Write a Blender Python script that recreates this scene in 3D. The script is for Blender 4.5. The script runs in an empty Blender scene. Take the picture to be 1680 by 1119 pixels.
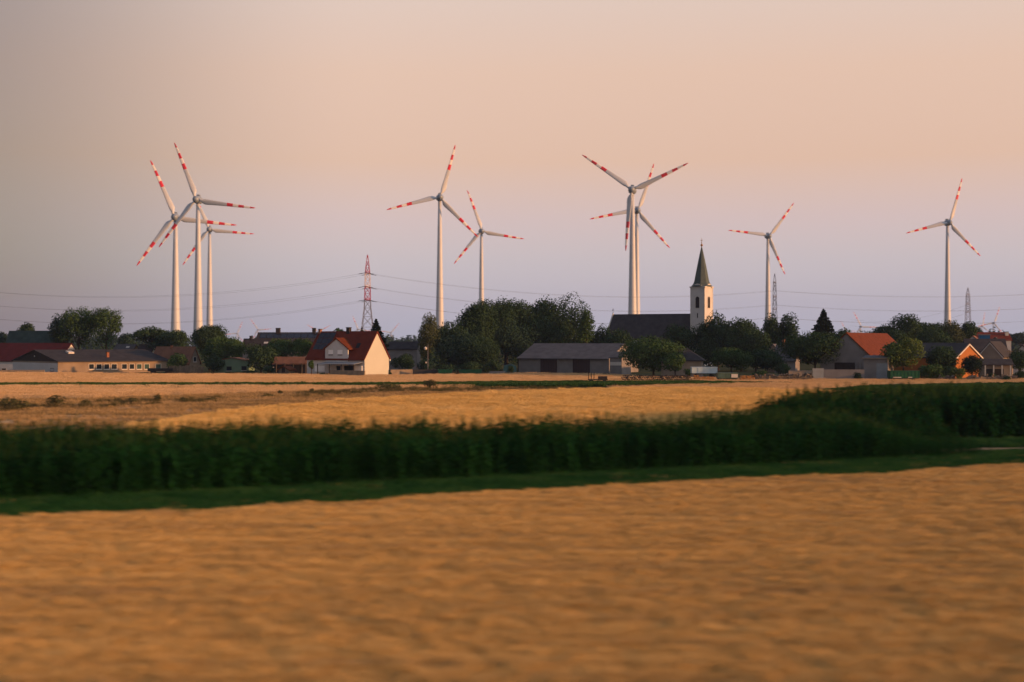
import bpy, math, random
import numpy as np
from mathutils import Vector, Matrix

S = bpy.context.scene
COL = S.collection
rng = np.random.default_rng(11)
random.seed(5)
R = math.radians

# ------------------------------------------------------------------ camera
CAM_H = 7.0
cd = bpy.data.cameras.new('camera'); cam = bpy.data.objects.new('camera', cd)
COL.objects.link(cam); S.camera = cam
cam.location = (0, 0, CAM_H); cam.rotation_euler = (math.pi/2, 0, 0)
cd.lens = 50; cd.sensor_width = 36; cd.clip_start = 0.5; cd.clip_end = 30000
cd.dof.use_dof = True; cd.dof.focus_distance = 330; cd.dof.aperture_fstop = 0.38; cd.dof.aperture_ratio = 0.30
FPX = 50/36*1680            # focal length in photograph pixels
HOR = 559.5

# ------------------------------------------------------------------ sky and sun
SUN_AZ, SUN_EL = 74.0, 8.0  # degrees to the right of the direction back to the camera
sd = Vector((math.sin(R(SUN_AZ))*math.cos(R(SUN_EL)), -math.cos(R(SUN_AZ))*math.cos(R(SUN_EL)), math.sin(R(SUN_EL))))
sl = bpy.data.lights.new('sun', 'SUN'); so = bpy.data.objects.new('sun', sl); COL.objects.link(so)
sl.energy = 5.0; sl.angle = R(0.6); sl.color = (1.0, 0.44, 0.16)
so.rotation_euler = sd.to_track_quat('Z', 'Y').to_euler()

W = bpy.data.worlds.new('World'); S.world = W; W.use_nodes = True
nt = W.node_tree
for n in list(nt.nodes): nt.nodes.remove(n)
def wn(t, **k):
    n = nt.nodes.new(t)
    for a, b in k.items(): setattr(n, a, b)
    return n
out = wn('ShaderNodeOutputWorld')
sky = wn('ShaderNodeTexSky'); sky.sky_type = 'NISHITA'; sky.sun_disc = False
sky.sun_elevation = R(SUN_EL); sky.sun_rotation = math.atan2(sd.x, sd.y); sky.dust_density = 2.0
bg1 = wn('ShaderNodeBackground'); bg1.inputs[1].default_value = 0.05
nt.links.new(sky.outputs[0], bg1.inputs[0])
geo = wn('ShaderNodeTexCoord'); sep = wn('ShaderNodeSeparateXYZ')
nt.links.new(geo.outputs['Generated'], sep.inputs[0])
def ramp_node(stops, smooth='LINEAR'):
    r = wn('ShaderNodeValToRGB'); r.color_ramp.interpolation = smooth
    e = r.color_ramp.elements
    while len(e) < len(stops): e.new(0.5)
    for i, (p, c) in enumerate(stops):
        e[i].position = p; e[i].color = (c[0], c[1], c[2], 1)
    return r
def lin(r, g, b):
    f = lambda v: (v/255/12.92) if v/255 <= 0.04045 else ((v/255+0.055)/1.055)**2.4
    return (f(r), f(g), f(b))
# belt of Venus: grey violet at the horizon, peach above, pale blue grey overhead (position = sine of the elevation)
elev = ramp_node([(0.0, lin(182,184,204)), (0.020, lin(186,183,203)), (0.055, lin(192,179,192)), (0.085, lin(204,174,178)),
                  (0.125, lin(219,171,146)), (0.185, lin(225,180,152)), (0.24, lin(222,190,171)), (0.40, lin(196,191,192)),
                  (0.70, lin(162,172,192)), (1.0, lin(142,158,188))])
nt.links.new(sep.outputs[2], elev.inputs[0])
mr = wn('ShaderNodeMapRange', interpolation_type='SMOOTHSTEP')
mr.inputs[1].default_value = -0.41; mr.inputs[2].default_value = -0.09; mr.inputs[3].default_value = 0.0; mr.inputs[4].default_value = 1.0
nt.links.new(sep.outputs[0], mr.inputs[0])
mul = wn('ShaderNodeMix', data_type='RGBA', blend_type='MULTIPLY'); mul.inputs[0].default_value = 1
side = wn('ShaderNodeMix', data_type='RGBA'); side.inputs[6].default_value = (0.31, 0.245, 0.225, 1); side.inputs[7].default_value = (1, 1, 1, 1)
nt.links.new(mr.outputs[0], side.inputs[0])
nt.links.new(elev.outputs[0], mul.inputs[6]); nt.links.new(side.outputs[2], mul.inputs[7])
bg2 = wn('ShaderNodeBackground'); bg2.inputs[1].default_value = 0.73
nt.links.new(mul.outputs[2], bg2.inputs[0])
add = wn('ShaderNodeAddShader')
nt.links.new(bg1.outputs[0], add.inputs[0]); nt.links.new(bg2.outputs[0], add.inputs[1])
nt.links.new(add.outputs[0], out.inputs[0])

S.view_settings.view_transform = 'Standard'; S.view_settings.look = 'None'
S.view_settings.exposure = 0.35; S.view_settings.gamma = 1.0
S.cycles.max_bounces = 5; S.cycles.diffuse_bounces = 2; S.cycles.glossy_bounces = 2
S.cycles.transmission_bounces = 3; S.cycles.volume_bounces = 0; S.cycles.transparent_max_bounces = 4
S.cycles.caustics_reflective = False; S.cycles.caustics_refractive = False

# ------------------------------------------------------------------ helpers
def X(px, d): return (px-840)/FPX*d
def Z(py, d): return CAM_H-(py-HOR)/FPX*d
def D(py, z=0.0): return (CAM_H-z)*FPX/(py-HOR)

def mat(name, col, rough=0.9, var=0.12, scale=1.0, bump=0.0, col2=None, spec=0.2, stretch=(1,1,1), detail=4, metallic=0.0, coord='Object'):
    """Principled material whose colour wanders between col and col2 by noise."""
    m = bpy.data.materials.new(name); m.use_nodes = True
    t = m.node_tree; b = t.nodes['Principled BSDF']
    b.inputs['Roughness'].default_value = rough; b.inputs['Specular IOR Level'].default_value = spec
    b.inputs['Metallic'].default_value = metallic
    tc = t.nodes.new('ShaderNodeTexCoord'); mp = t.nodes.new('ShaderNodeMapping')
    mp.inputs['Scale'].default_value = stretch
    if coord == 'World':
        gp = t.nodes.new('ShaderNodeNewGeometry'); t.links.new(gp.outputs['Position'], mp.inputs[0])
    else:
        t.links.new(tc.outputs[coord], mp.inputs[0])
    nz = t.nodes.new('ShaderNodeTexNoise'); nz.inputs['Scale'].default_value = scale; nz.inputs['Detail'].default_value = detail
    t.links.new(mp.outputs[0], nz.inputs['Vector'])
    if col2 is None: col2 = tuple(max(0, c*(1-2*var)) for c in col)
    rp = t.nodes.new('ShaderNodeValToRGB'); e = rp.color_ramp.elements
    e[0].position = 0.32; e[0].color = (*col2, 1); e[1].position = 0.68; e[1].color = (*col, 1)
    t.links.new(nz.outputs[0], rp.inputs[0]); t.links.new(rp.outputs[0], b.inputs['Base Color'])
    if bump:
        bp = t.nodes.new('ShaderNodeBump'); bp.inputs['Strength'].default_value = bump
        t.links.new(nz.outputs[0], bp.inputs['Height']); t.links.new(bp.outputs[0], b.inputs['Normal'])
    return m

def leaf_mat(name, col, col2, trans=0.25, patch=0.35):
    """Foliage: diffuse plus translucent, colour varying from leaf to leaf and from bough to bough."""
    m = bpy.data.materials.new(name); m.use_nodes = True
    t = m.node_tree
    for n in list(t.nodes): t.nodes.remove(n)
    o = t.nodes.new('ShaderNodeOutputMaterial'); d = t.nodes.new('ShaderNodeBsdfDiffuse'); tr = t.nodes.new('ShaderNodeBsdfTranslucent')
    mx = t.nodes.new('ShaderNodeMixShader'); mx.inputs[0].default_value = trans
    g = t.nodes.new('ShaderNodeNewGeometry'); nz = t.nodes.new('ShaderNodeTexNoise')
    nz.inputs['Scale'].default_value = patch; nz.inputs['Detail'].default_value = 3
    t.links.new(g.outputs['Position'], nz.inputs['Vector'])
    ad = t.nodes.new('ShaderNodeMath'); ad.operation = 'MULTIPLY_ADD'; ad.inputs[1].default_value = 0.28; ad.inputs[2].default_value = -0.14
    t.links.new(g.outputs['Random Per Island'], ad.inputs[0])
    a2 = t.nodes.new('ShaderNodeMath'); a2.operation = 'ADD'; t.links.new(ad.outputs[0], a2.inputs[0]); t.links.new(nz.outputs[0], a2.inputs[1])
    rp = t.nodes.new('ShaderNodeValToRGB'); e = rp.color_ramp.elements
    e[0].position = 0.25; e[0].color = (*col2, 1); e[1].position = 0.8; e[1].color = (*col, 1)
    t.links.new(a2.outputs[0], rp.inputs[0])
    for s in (d, tr): t.links.new(rp.outputs[0], s.inputs['Color'])
    t.links.new(d.outputs[0], mx.inputs[1]); t.links.new(tr.outputs[0], mx.inputs[2]); t.links.new(mx.outputs[0], o.inputs[0])
    return m

def crop_mat(name, cols, scale=0.25, stretch=(1, 1, 1), trans=0.2, rnd=0.4):
    """Standing crop: colour drifts across the field (world position) and from plant to plant."""
    m = bpy.data.materials.new(name); m.use_nodes = True
    t = m.node_tree
    for n in list(t.nodes): t.nodes.remove(n)
    o = t.nodes.new('ShaderNodeOutputMaterial'); d = t.nodes.new('ShaderNodeBsdfDiffuse'); tr = t.nodes.new('ShaderNodeBsdfTranslucent')
    mx = t.nodes.new('ShaderNodeMixShader'); mx.inputs[0].default_value = trans
    g = t.nodes.new('ShaderNodeNewGeometry'); mp = t.nodes.new('ShaderNodeMapping'); mp.inputs['Scale'].default_value = stretch
    nz = t.nodes.new('ShaderNodeTexNoise'); nz.inputs['Scale'].default_value = scale; nz.inputs['Detail'].default_value = 5; nz.inputs['Roughness'].default_value = 0.6
    t.links.new(g.outputs['Position'], mp.inputs[0]); t.links.new(mp.outputs[0], nz.inputs['Vector'])
    oi = t.nodes.new('ShaderNodeObjectInfo')
    ad = t.nodes.new('ShaderNodeMath'); ad.operation = 'MULTIPLY_ADD'; ad.inputs[1].default_value = rnd*0.5; ad.inputs[2].default_value = -rnd*0.25
    t.links.new(oi.outputs['Random'], ad.inputs[0])
    ad3 = t.nodes.new('ShaderNodeMath'); ad3.operation = 'MULTIPLY_ADD'; ad3.inputs[1].default_value = rnd*0.5; ad3.inputs[2].default_value = -rnd*0.25
    t.links.new(g.outputs['Random Per Island'], ad3.inputs[0])
    a2 = t.nodes.new('ShaderNodeMath'); a2.operation = 'ADD'; t.links.new(ad.outputs[0], a2.inputs[0]); t.links.new(nz.outputs[0], a2.inputs[1])
    a4 = t.nodes.new('ShaderNodeMath'); a4.operation = 'ADD'; t.links.new(a2.outputs[0], a4.inputs[0]); t.links.new(ad3.outputs[0], a4.inputs[1])
    rp = t.nodes.new('ShaderNodeValToRGB'); e = rp.color_ramp.elements
    while len(e) < len(cols): e.new(0.5)
    for i, c in enumerate(cols):
        e[i].position = 0.25+0.5*i/(len(cols)-1); e[i].color = (*c, 1)
    t.links.new(a4.outputs[0], rp.inputs[0])
    for s in (d, tr): t.links.new(rp.outputs[0], s.inputs['Color'])
    t.links.new(d.outputs[0], mx.inputs[1]); t.links.new(tr.outputs[0], mx.inputs[2]); t.links.new(mx.outputs[0], o.inputs[0])
    return m

class MB:
    """Collects boxes, bars, prisms and loose faces; build() links them as ONE mesh object."""
    def __init__(s): s.v = []; s.f = []; s.m = []
    def add(s, verts, faces, mi=0):
        b = len(s.v); s.v += [tuple(p) for p in verts]
        for f in faces: s.f.append(tuple(b+i for i in f)); s.m.append(mi)
    def box(s, x0, x1, y0, y1, z0, z1, mi=0, rz=0.0, o=(0, 0, 0)):
        c, n = math.cos(rz), math.sin(rz)
        P = [(x, y, z) for z in (z0, z1) for x, y in ((x0, y0), (x1, y0), (x1, y1), (x0, y1))]
        P = [(o[0]+x*c-y*n, o[1]+x*n+y*c, o[2]+z) for x, y, z in P]
        s.add(P, [(3, 2, 1, 0), (4, 5, 6, 7), (0, 1, 5, 4), (1, 2, 6, 5), (2, 3, 7, 6), (3, 0, 4, 7)], mi)
        return s
    def prism(s, poly, axis, a0, a1, mi=0):
        """poly: 2D outline in the plane across 'axis' ('x': (y,z), 'y': (x,z), 'z': (x,y))."""
        n = len(poly)
        def p3(q, a): return {'x': (a, q[0], q[1]), 'y': (q[0], a, q[1]), 'z': (q[0], q[1], a)}[axis]
        P = [p3(q, a0) for q in poly]+[p3(q, a1) for q in poly]
        F = [tuple(range(n-1, -1, -1)), tuple(range(n, 2*n))]+[(i, (i+1) % n, n+(i+1) % n, n+i) for i in range(n)]
        s.add(P, F, mi); return s
    def tube(s, p0, p1, r0, r1=None, n=6, mi=0, cap=True):
        r1 = r0 if r1 is None else r1
        p0, p1 = Vector(p0), Vector(p1); d = (p1-p0)
        if d.length < 1e-6: return s
        d.normalize(); u = d.orthogonal().normalized(); w = d.cross(u)
        P = []
        for p, r in ((p0, r0), (p1, r1)):
            for i in range(n):
                a = 2*math.pi*i/n; P.append(p+u*(r*math.cos(a))+w*(r*math.sin(a)))
        F = [(i, (i+1) % n, n+(i+1) % n, n+i) for i in range(n)]
        if cap: F += [tuple(range(n-1, -1, -1)), tuple(range(n, 2*n))]
        s.add(P, F, mi); return s
    def lathe(s, prof, n=24, mi=0, o=(0, 0, 0), axis=Vector((0, 0, 1)), phase=0.0):
        """prof: (radius, height) pairs turned about axis."""
        axis = Vector(axis).normalized(); u = axis.orthogonal().normalized() if abs(axis.z) < 0.99 else Vector((1, 0, 0)); w = axis.cross(u)
        o = Vector(o); P = []
        for r, h in prof:
            for i in range(n):
                a = 2*math.pi*i/n+phase; P.append(o+axis*h+u*(r*math.cos(a))+w*(r*math.sin(a)))
        F = [(k*n+i, k*n+(i+1) % n, (k+1)*n+(i+1) % n, (k+1)*n+i) for k in range(len(prof)-1) for i in range(n)]
        F += [tuple(range(n-1, -1, -1)), tuple(range((len(prof)-1)*n, len(prof)*n))]
        s.add(P, F, mi); return s
    def build(s, name, m, parent=None, smooth=False, loc=None):
        me = bpy.data.meshes.new(name); me.from_pydata([tuple(p) for p in s.v], [], s.f)
        ms = m if isinstance(m, (list, tuple)) else [m]
        for q in ms: me.materials.append(q)
        if len(ms) > 1: me.polygons.foreach_set('material_index', s.m)
        if smooth: me.polygons.foreach_set('use_smooth', [True]*len(s.f))
        me.update()
        o = bpy.data.objects.new(name, me); COL.objects.link(o)
        if parent is not None: o.parent = parent
        if loc is not None: o.location = loc
        return o

def quads_obj(name, V, m, parent=None):
    """V: (n,4,3) array of loose quads -> one mesh object."""
    n = len(V); me = bpy.data.meshes.new(name)
    me.vertices.add(n*4); me.vertices.foreach_set('co', np.ascontiguousarray(V, dtype=np.float32).ravel())
    me.loops.add(n*4); me.loops.foreach_set('vertex_index', np.arange(n*4, dtype=np.int32))
    me.polygons.add(n); me.polygons.foreach_set('loop_start', np.arange(0, n*4, 4, dtype=np.int32))
    me.materials.append(m); me.update(calc_edges=True); me.validate()
    o = bpy.data.objects.new(name, me); COL.objects.link(o)
    if parent is not None: o.parent = parent
    return o

def tag(o, label=None, cat=None, group=None, kind=None):
    for k, v in (('label', label), ('category', cat), ('group', group), ('kind', kind)):
        if v: o[k] = v
    return o
def thing(name, label, cat, loc=(0, 0, 0), rz=0.0, group=None):
    o = bpy.data.objects.new(name, None); COL.objects.link(o); o.empty_display_size = 0.5
    o.location = loc; o.rotation_euler = (0, 0, rz)
    return tag(o, label, cat, group)

# value noise, for placing and leaning the crops
_T = rng.random((256, 256))
def vnoise(x, y):
    xi, yi = np.floor(x).astype(int), np.floor(y).astype(int); fx, fy = x-xi, y-yi
    fx = fx*fx*(3-2*fx); fy = fy*fy*(3-2*fy)
    g = lambda a, b: _T[a % 256, b % 256]
    return (g(xi, yi)*(1-fx)+g(xi+1, yi)*fx)*(1-fy)+(g(xi, yi+1)*(1-fx)+g(xi+1, yi+1)*fx)*fy
def fbm(x, y, o=4):
    return sum(vnoise(x*2**k+17*k, y*2**k-9*k)*0.5**(k+1) for k in range(o))/(1-0.5**o)

def in_poly(x, y, poly):
    c = np.zeros(len(x), bool); n = len(poly)
    for i in range(n):
        x0, y0 = poly[i]; x1, y1 = poly[(i+1) % n]
        k = ((y0 > y) != (y1 > y))
        with np.errstate(divide='ignore', invalid='ignore'):
            c ^= k & (x < (x1-x0)*(y-y0)/(y1-y0)+x0)
    return c
def fill(poly, step, jit=0.5):
    p = np.array(poly); x0, y0 = p.min(0); x1, y1 = p.max(0)
    gx, gy = np.meshgrid(np.arange(x0, x1, step), np.arange(y0, y1, step))
    x = gx.ravel()+rng.uniform(-jit, jit, gx.size)*step; y = gy.ravel()+rng.uniform(-jit, jit, gx.size)*step
    k = in_poly(x, y, poly); return x[k], y[k]

SRC = {}
def source(name, objs):
    c = bpy.data.collections.new(name)
    for o in objs: c.objects.link(o)
    return c
def scatter(name, pts, rot, scl, coll, nvar, label, cat=None):
    """One stuff object: a cloud of points, each carrying one plant of the collection."""
    n = len(pts); me = bpy.data.meshes.new(name)
    me.vertices.add(n); me.vertices.foreach_set('co', np.asarray(pts, np.float32).ravel())
    a = me.attributes.new('lean', 'FLOAT_VECTOR', 'POINT'); a.data.foreach_set('vector', np.asarray(rot, np.float32).ravel())
    a = me.attributes.new('size', 'FLOAT_VECTOR', 'POINT'); a.data.foreach_set('vector', np.asarray(scl, np.float32).ravel())
    a = me.attributes.new('pick', 'INT', 'POINT'); a.data.foreach_set('value', rng.integers(0, nvar, n).astype(np.int32))
    me.update()
    o = bpy.data.objects.new(name, me); COL.objects.link(o)
    g = bpy.data.node_groups.new(name+'_plants', 'GeometryNodeTree')
    g.interface.new_socket('Geometry', in_out='INPUT', socket_type='NodeSocketGeometry')
    g.interface.new_socket('Geometry', in_out='OUTPUT', socket_type='NodeSocketGeometry')
    N, L = g.nodes, g.links
    gi, go = N.new('NodeGroupInput'), N.new('NodeGroupOutput')
    ci = N.new('GeometryNodeCollectionInfo'); ci.inputs[0].default_value = coll; ci.inputs[1].default_value = True; ci.inputs[2].default_value = True
    ip = N.new('GeometryNodeInstanceOnPoints'); ip.inputs['Pick Instance'].default_value = True
    def attr(nm, ty):
        q = N.new('GeometryNodeInputNamedAttribute'); q.data_type = ty; q.inputs[0].default_value = nm; return q.outputs[0]
    mp = N.new('GeometryNodeMeshToPoints')
    L.new(gi.outputs[0], mp.inputs[0]); L.new(mp.outputs[0], ip.inputs['Points']); L.new(ci.outputs[0], ip.inputs['Instance'])
    L.new(attr('pick', 'INT'), ip.inputs['Instance Index']); L.new(attr('lean', 'FLOAT_VECTOR'), ip.inputs['Rotation']); L.new(attr('size', 'FLOAT_VECTOR'), ip.inputs['Scale'])
    L.new(ip.outputs[0], go.inputs[0])
    md = o.modifiers.new('plants', 'NODES'); md.node_group = g
    tag(o, label, cat, None, 'stuff')
    return o

# ------------------------------------------------------------------ materials
M = {}
M['earth'] = mat('earth', (0.10, 0.085, 0.045), var=0.25, scale=0.15, coord='World', col2=(0.045, 0.055, 0.025), spec=0.0)
M['soil_gold'] = mat('straw_soil', (0.30, 0.17, 0.06), scale=0.7, coord='World', col2=(0.20, 0.11, 0.04), spec=0.0)
M['soil_pale'] = mat('stubble', (0.52, 0.36, 0.20), scale=0.05, coord='World', stretch=(0.25, 3, 1), col2=(0.38, 0.25, 0.12), spec=0.0)
M['dry_ground'] = mat('dry_ground', (0.54, 0.37, 0.20), scale=0.10, coord='World', stretch=(0.5, 2, 1), col2=(0.28, 0.19, 0.105), detail=7, spec=0.0)
M['track'] = mat('dusty_track', (0.34, 0.27, 0.20), scale=0.6, coord='World', col2=(0.22, 0.17, 0.12), spec=0.0)
M['turb_white'] = mat('turbine_white', (0.47, 0.51, 0.56), rough=0.45, var=0.05, scale=0.08, spec=0.4)
M['turb_band'] = mat('bright_white_band', (0.78, 0.77, 0.74), rough=0.45, var=0.03, scale=0.2, spec=0.4)
M['turb_red'] = mat('turbine_red', (0.66, 0.008, 0.016), rough=0.5, var=0.1, scale=0.2, spec=0.4)
M['nacelle'] = mat('nacelle_grey', (0.20, 0.25, 0.31), rough=0.4, var=0.06, scale=0.3, spec=0.4)
M['white'] = mat('white_plaster', (0.52, 0.52, 0.53), var=0.07, scale=0.5, bump=0.05)
M['cream'] = mat('cream_plaster', (0.43, 0.44, 0.40), var=0.03, scale=0.3, bump=0.03)
M['grey_wall'] = mat('grey_render', (0.20, 0.195, 0.20), var=0.12, scale=0.6, bump=0.1)
M['beige'] = mat('beige_render', (0.27, 0.225, 0.185), var=0.12, scale=0.5, bump=0.08)
M['gold_wall'] = mat('ochre_render', (0.25, 0.20, 0.15), var=0.15, scale=0.3, bump=0.08)
M['orange'] = mat('orange_plaster', (0.29, 0.110, 0.030), var=0.06, scale=0.4)
M['green_wall'] = mat('green_plaster', (0.14, 0.22, 0.15), var=0.12, scale=0.5)
M['brickred'] = mat('brick_red', (0.28, 0.12, 0.07), var=0.2, scale=3)
def roof_mat(name, col, col2, wave=4.0, axis='x', rough=0.8):
    m = mat(name, col, rough=rough, scale=0.7, col2=col2, spec=0.06)
    t = m.node_tree; b = t.nodes['Principled BSDF']
    w = t.nodes.new('ShaderNodeTexWave'); w.wave_type = 'BANDS'; w.bands_direction = axis.upper(); w.inputs['Scale'].default_value = wave
    w.inputs['Distortion'].default_value = 0.3
    tc = t.nodes.new('ShaderNodeTexCoord'); t.links.new(tc.outputs['Object'], w.inputs['Vector'])
    bp = t.nodes.new('ShaderNodeBump'); bp.inputs['Strength'].default_value = 0.5; bp.inputs['Distance'].default_value = 0.05
    t.links.new(w.outputs[0], bp.inputs['Height']); t.links.new(bp.outputs[0], b.inputs['Normal'])
    return m
M['tile_red'] = roof_mat('red_roof_tiles', (0.145, 0.030, 0.018), (0.10, 0.021, 0.013))
M['tile_orange'] = roof_mat('orange_roof_tiles', (0.135, 0.036, 0.014), (0.098, 0.026, 0.010), axis='y')
M['tile_dark_red'] = roof_mat('wine_red_roof', (0.062, 0.014, 0.018), (0.042, 0.010, 0.013))
M['tile_brown'] = roof_mat('brown_roof_tiles', (0.20, 0.105, 0.07), (0.13, 0.07, 0.05))
M['roof_grey'] = roof_mat('grey_fibre_cement', (0.100, 0.103, 0.115), (0.07, 0.072, 0.082), wave=2.0)
M['roof_slate'] = roof_mat('dark_slate', (0.048, 0.046, 0.050), (0.030, 0.029, 0.033), wave=3.0)
M['roof_green'] = roof_mat('dark_green_roof', (0.045, 0.075, 0.070), (0.030, 0.052, 0.050))
M['copper'] = roof_mat('green_copper', (0.085, 0.112, 0.110), (0.060, 0.082, 0.082), wave=2.5, rough=0.6)
M['dark'] = mat('dark_timber', (0.035, 0.030, 0.028), var=0.2, scale=2)
M['door_brown'] = mat('brown_gate_boards', (0.060, 0.040, 0.042), var=0.15, scale=3, stretch=(6, 1, 0.3))
M['glass'] = mat('window_glass', (0.018, 0.025, 0.032), rough=0.4, var=0.1, spec=0.0)
M['glass_green'] = mat('greenish_window', (0.045, 0.085, 0.075), rough=0.4, var=0.1, spec=0.0)
M['shutter'] = mat('white_shutter', (0.78, 0.78, 0.78), var=0.03, scale=2)
M['trim'] = mat('white_trim', (0.52, 0.51, 0.49), var=0.05)
M['solar'] = mat('solar_cells', (0.012, 0.016, 0.028), rough=0.2, var=0.1, spec=0.6)
M['steel'] = mat('galvanised_steel', (0.18, 0.175, 0.20), rough=0.6, var=0.15, scale=1)
M['steel_red'] = mat('red_pylon_paint', (0.42, 0.018, 0.035), rough=0.6, var=0.15)
M['steel_white'] = mat('white_pylon_paint', (0.72, 0.60, 0.58), rough=0.6, var=0.08)
M['wire'] = mat('aluminium_conductor', (0.085, 0.085, 0.10), rough=0.6, var=0.1)
M['insul'] = mat('dark_insulator', (0.03, 0.028, 0.03), rough=0.4, var=0.1)
M['bark'] = mat('bark', (0.060, 0.047, 0.036), var=0.25, scale=3, stretch=(1, 1, 0.3), bump=0.3)
M['timber'] = mat('weathered_timber', (0.16, 0.13, 0.10), var=0.25, scale=2, stretch=(1, 1, 0.3))
M['stone'] = mat('field_stone', (0.17, 0.145, 0.115), scale=2.2, col2=(0.085, 0.072, 0.060), bump=0.3)
M['stone_pale'] = mat('pale_stone', (0.27, 0.22, 0.165), scale=1.2, col2=(0.18, 0.145, 0.11), bump=0.2)
M['logs_dark'] = mat('old_logs', (0.060, 0.047, 0.040), var=0.3, scale=2)
M['logs_fresh'] = mat('fresh_split_wood', (0.52, 0.26, 0.085), scale=3, col2=(0.30, 0.13, 0.04))
M['green_paint'] = mat('green_paint', (0.010, 0.085, 0.042), rough=0.5, var=0.15, scale=1.5)
M['green_dull'] = mat('dull_green_paint', (0.10, 0.16, 0.115), rough=0.6, var=0.2, scale=1.5)
M['blue'] = mat('blue_cladding', (0.012, 0.10, 0.24), rough=0.5, var=0.1)
M['blue_dark'] = mat('blue_tarpaulin', (0.012, 0.06, 0.095), rough=0.6, var=0.2, scale=1.5)
M['pale_blue'] = mat('pale_blue_tarpaulin', (0.42, 0.55, 0.64), rough=0.6, var=0.06, scale=0.8)
M['grey_blue'] = mat('grey_blue_gate', (0.20, 0.235, 0.27), rough=0.6, var=0.08)
M['tyre'] = mat('rubber', (0.02, 0.02, 0.02), var=0.1)
M['gold'] = mat('gilded_metal', (0.45, 0.22, 0.06), rough=0.35, metallic=0.6, var=0.1)
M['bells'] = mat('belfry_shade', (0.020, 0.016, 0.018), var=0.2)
M['dark_fence'] = mat('charcoal_boards', (0.050, 0.052, 0.055), var=0.15)

LV = {
 'dark': leaf_mat('leaves_dark_green', (0.0450, 0.0840, 0.0390), (0.0180, 0.0360, 0.0195), .15),
 'mid': leaf_mat('leaves_mid_green', (0.0630, 0.1170, 0.0405), (0.0255, 0.0525, 0.0210), .15),
 'light': leaf_mat('leaves_yellow_green', (0.1200, 0.1680, 0.0450), (0.0450, 0.0750, 0.0240), .15),
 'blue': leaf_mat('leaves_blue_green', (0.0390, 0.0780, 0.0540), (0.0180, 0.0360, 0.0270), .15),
 'needle': leaf_mat('dark_needles', (0.0228, 0.0396, 0.0252), (0.0108, 0.0192, 0.0132), trans=0.08),
 'birch': leaf_mat('leaves_brown_green', (0.0900, 0.1080, 0.0510), (0.0390, 0.0540, 0.0255), .15),
 'dry': leaf_mat('dry_weeds', (0.1140, 0.1104, 0.0504), (0.0384, 0.0456, 0.0216), .15),
}

# ------------------------------------------------------------------ setting: ground, fields, haze
def ground_z(y):
    return np.where(y < 1900, 0.0, -np.clip((y-1900)/2200, 0, 1)**1.3*95)
ys = np.concatenate([np.arange(-150, 1900, 50), np.arange(1900, 6001, 100)]); xs = np.linspace(-3600, 3600, 37)
gx, gy = np.meshgrid(xs, ys); gz = ground_z(gy)
g = MB(); nx = len(xs)
g.add(np.stack([gx, gy, gz], -1).reshape(-1, 3).tolist(), [(r*nx+c, r*nx+c+1, (r+1)*nx+c+1, (r+1)*nx+c) for r in range(len(ys)-1) for c in range(nx-1)])
tag(g.build('ground', M['earth']), kind='structure')

def sheet(name, poly, z, m):
    b = MB(); b.add([(x, y, z) for x, y in poly], [tuple(range(len(poly)))]); o = b.build(name, m)
    tag(o, kind='structure'); return o
UX, UY = 0.899, 0.438      # the crops near the railway are sown along this direction
def row(s, t): return (s*UX-t*UY, s*UY+t*UX)
NEAR = [row(-75, 54.5), row(95, 54.5), row(110, 4), row(-30, 4), (-60, 10)]
VERGE = [row(-75, 52.4), row(95, 52.4), row(95, 66.5), row(-75, 66.5)]
MAIZE_A = [row(-75, 64.3), row(63.5, 64.3), (30.0, 101.5), (64, 104), (90, 104), (95, 124), (60, 123), (26, 120), (14, 92), (10, 84.5), (0, 82.3), (-28, 78.3), (-62, 73)]
MID = [(-29, 107), (-24.5, 134), (-18, 152), (-10, 166), (0, 178), (13, 190), (23.5, 194), (37, 184), (47, 172), (46, 130), (26, 115), (12, 88), (0, 86), (-22, 85)]
DRY = [(-95, 80), (-20, 80), (-29, 107), (-24.5, 134), (-18, 152), (-10, 166), (0, 178), (13, 190), (23, 197), (-2, 212), (-22, 204), (-52, 172), (-95, 160)]
FAR1 = [(-130, 160), (-52, 172), (-22, 204), (-5, 211), (-5, 214), (-130, 214)]
STRIP = [(-150, 213), (-20, 214), (5, 216), (30, 221), (46, 229), (30, 240), (0, 237), (-20, 229), (-150, 227)]
FAR2 = [(-150, 226.5), (-20, 228.5), (0, 236.5), (30, 239.5), (46, 228.5), (30, 220.5), (13, 206), (23.5, 194.5), (37, 197), (56, 222), (130, 236), (130, 252), (60, 249), (28, 262), (18, 286), (3, 297), (-6, 285), (-29, 278), (-34, 284), (-150, 312)]
BEET = [(36, 186), (56, 217), (81, 229), (130, 232), (130, 120), (60, 120), (47, 150), (47, 172)]
sheet('near_field', NEAR, 0.008, M['soil_gold'])
sheet('mid_field', MID, 0.008, M['soil_pale'])
sheet('dry_strip', DRY, 0.004, M['dry_ground'])
sheet('stubble_field', FAR1, 0.008, M['soil_pale'])
sheet('far_field', FAR2, 0.008, M['soil_pale'])
sheet('track', [(27.5, 92.5), (120, 104), (120, 96), (27.0, 88.5)], 0.012, M['track'])

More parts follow.
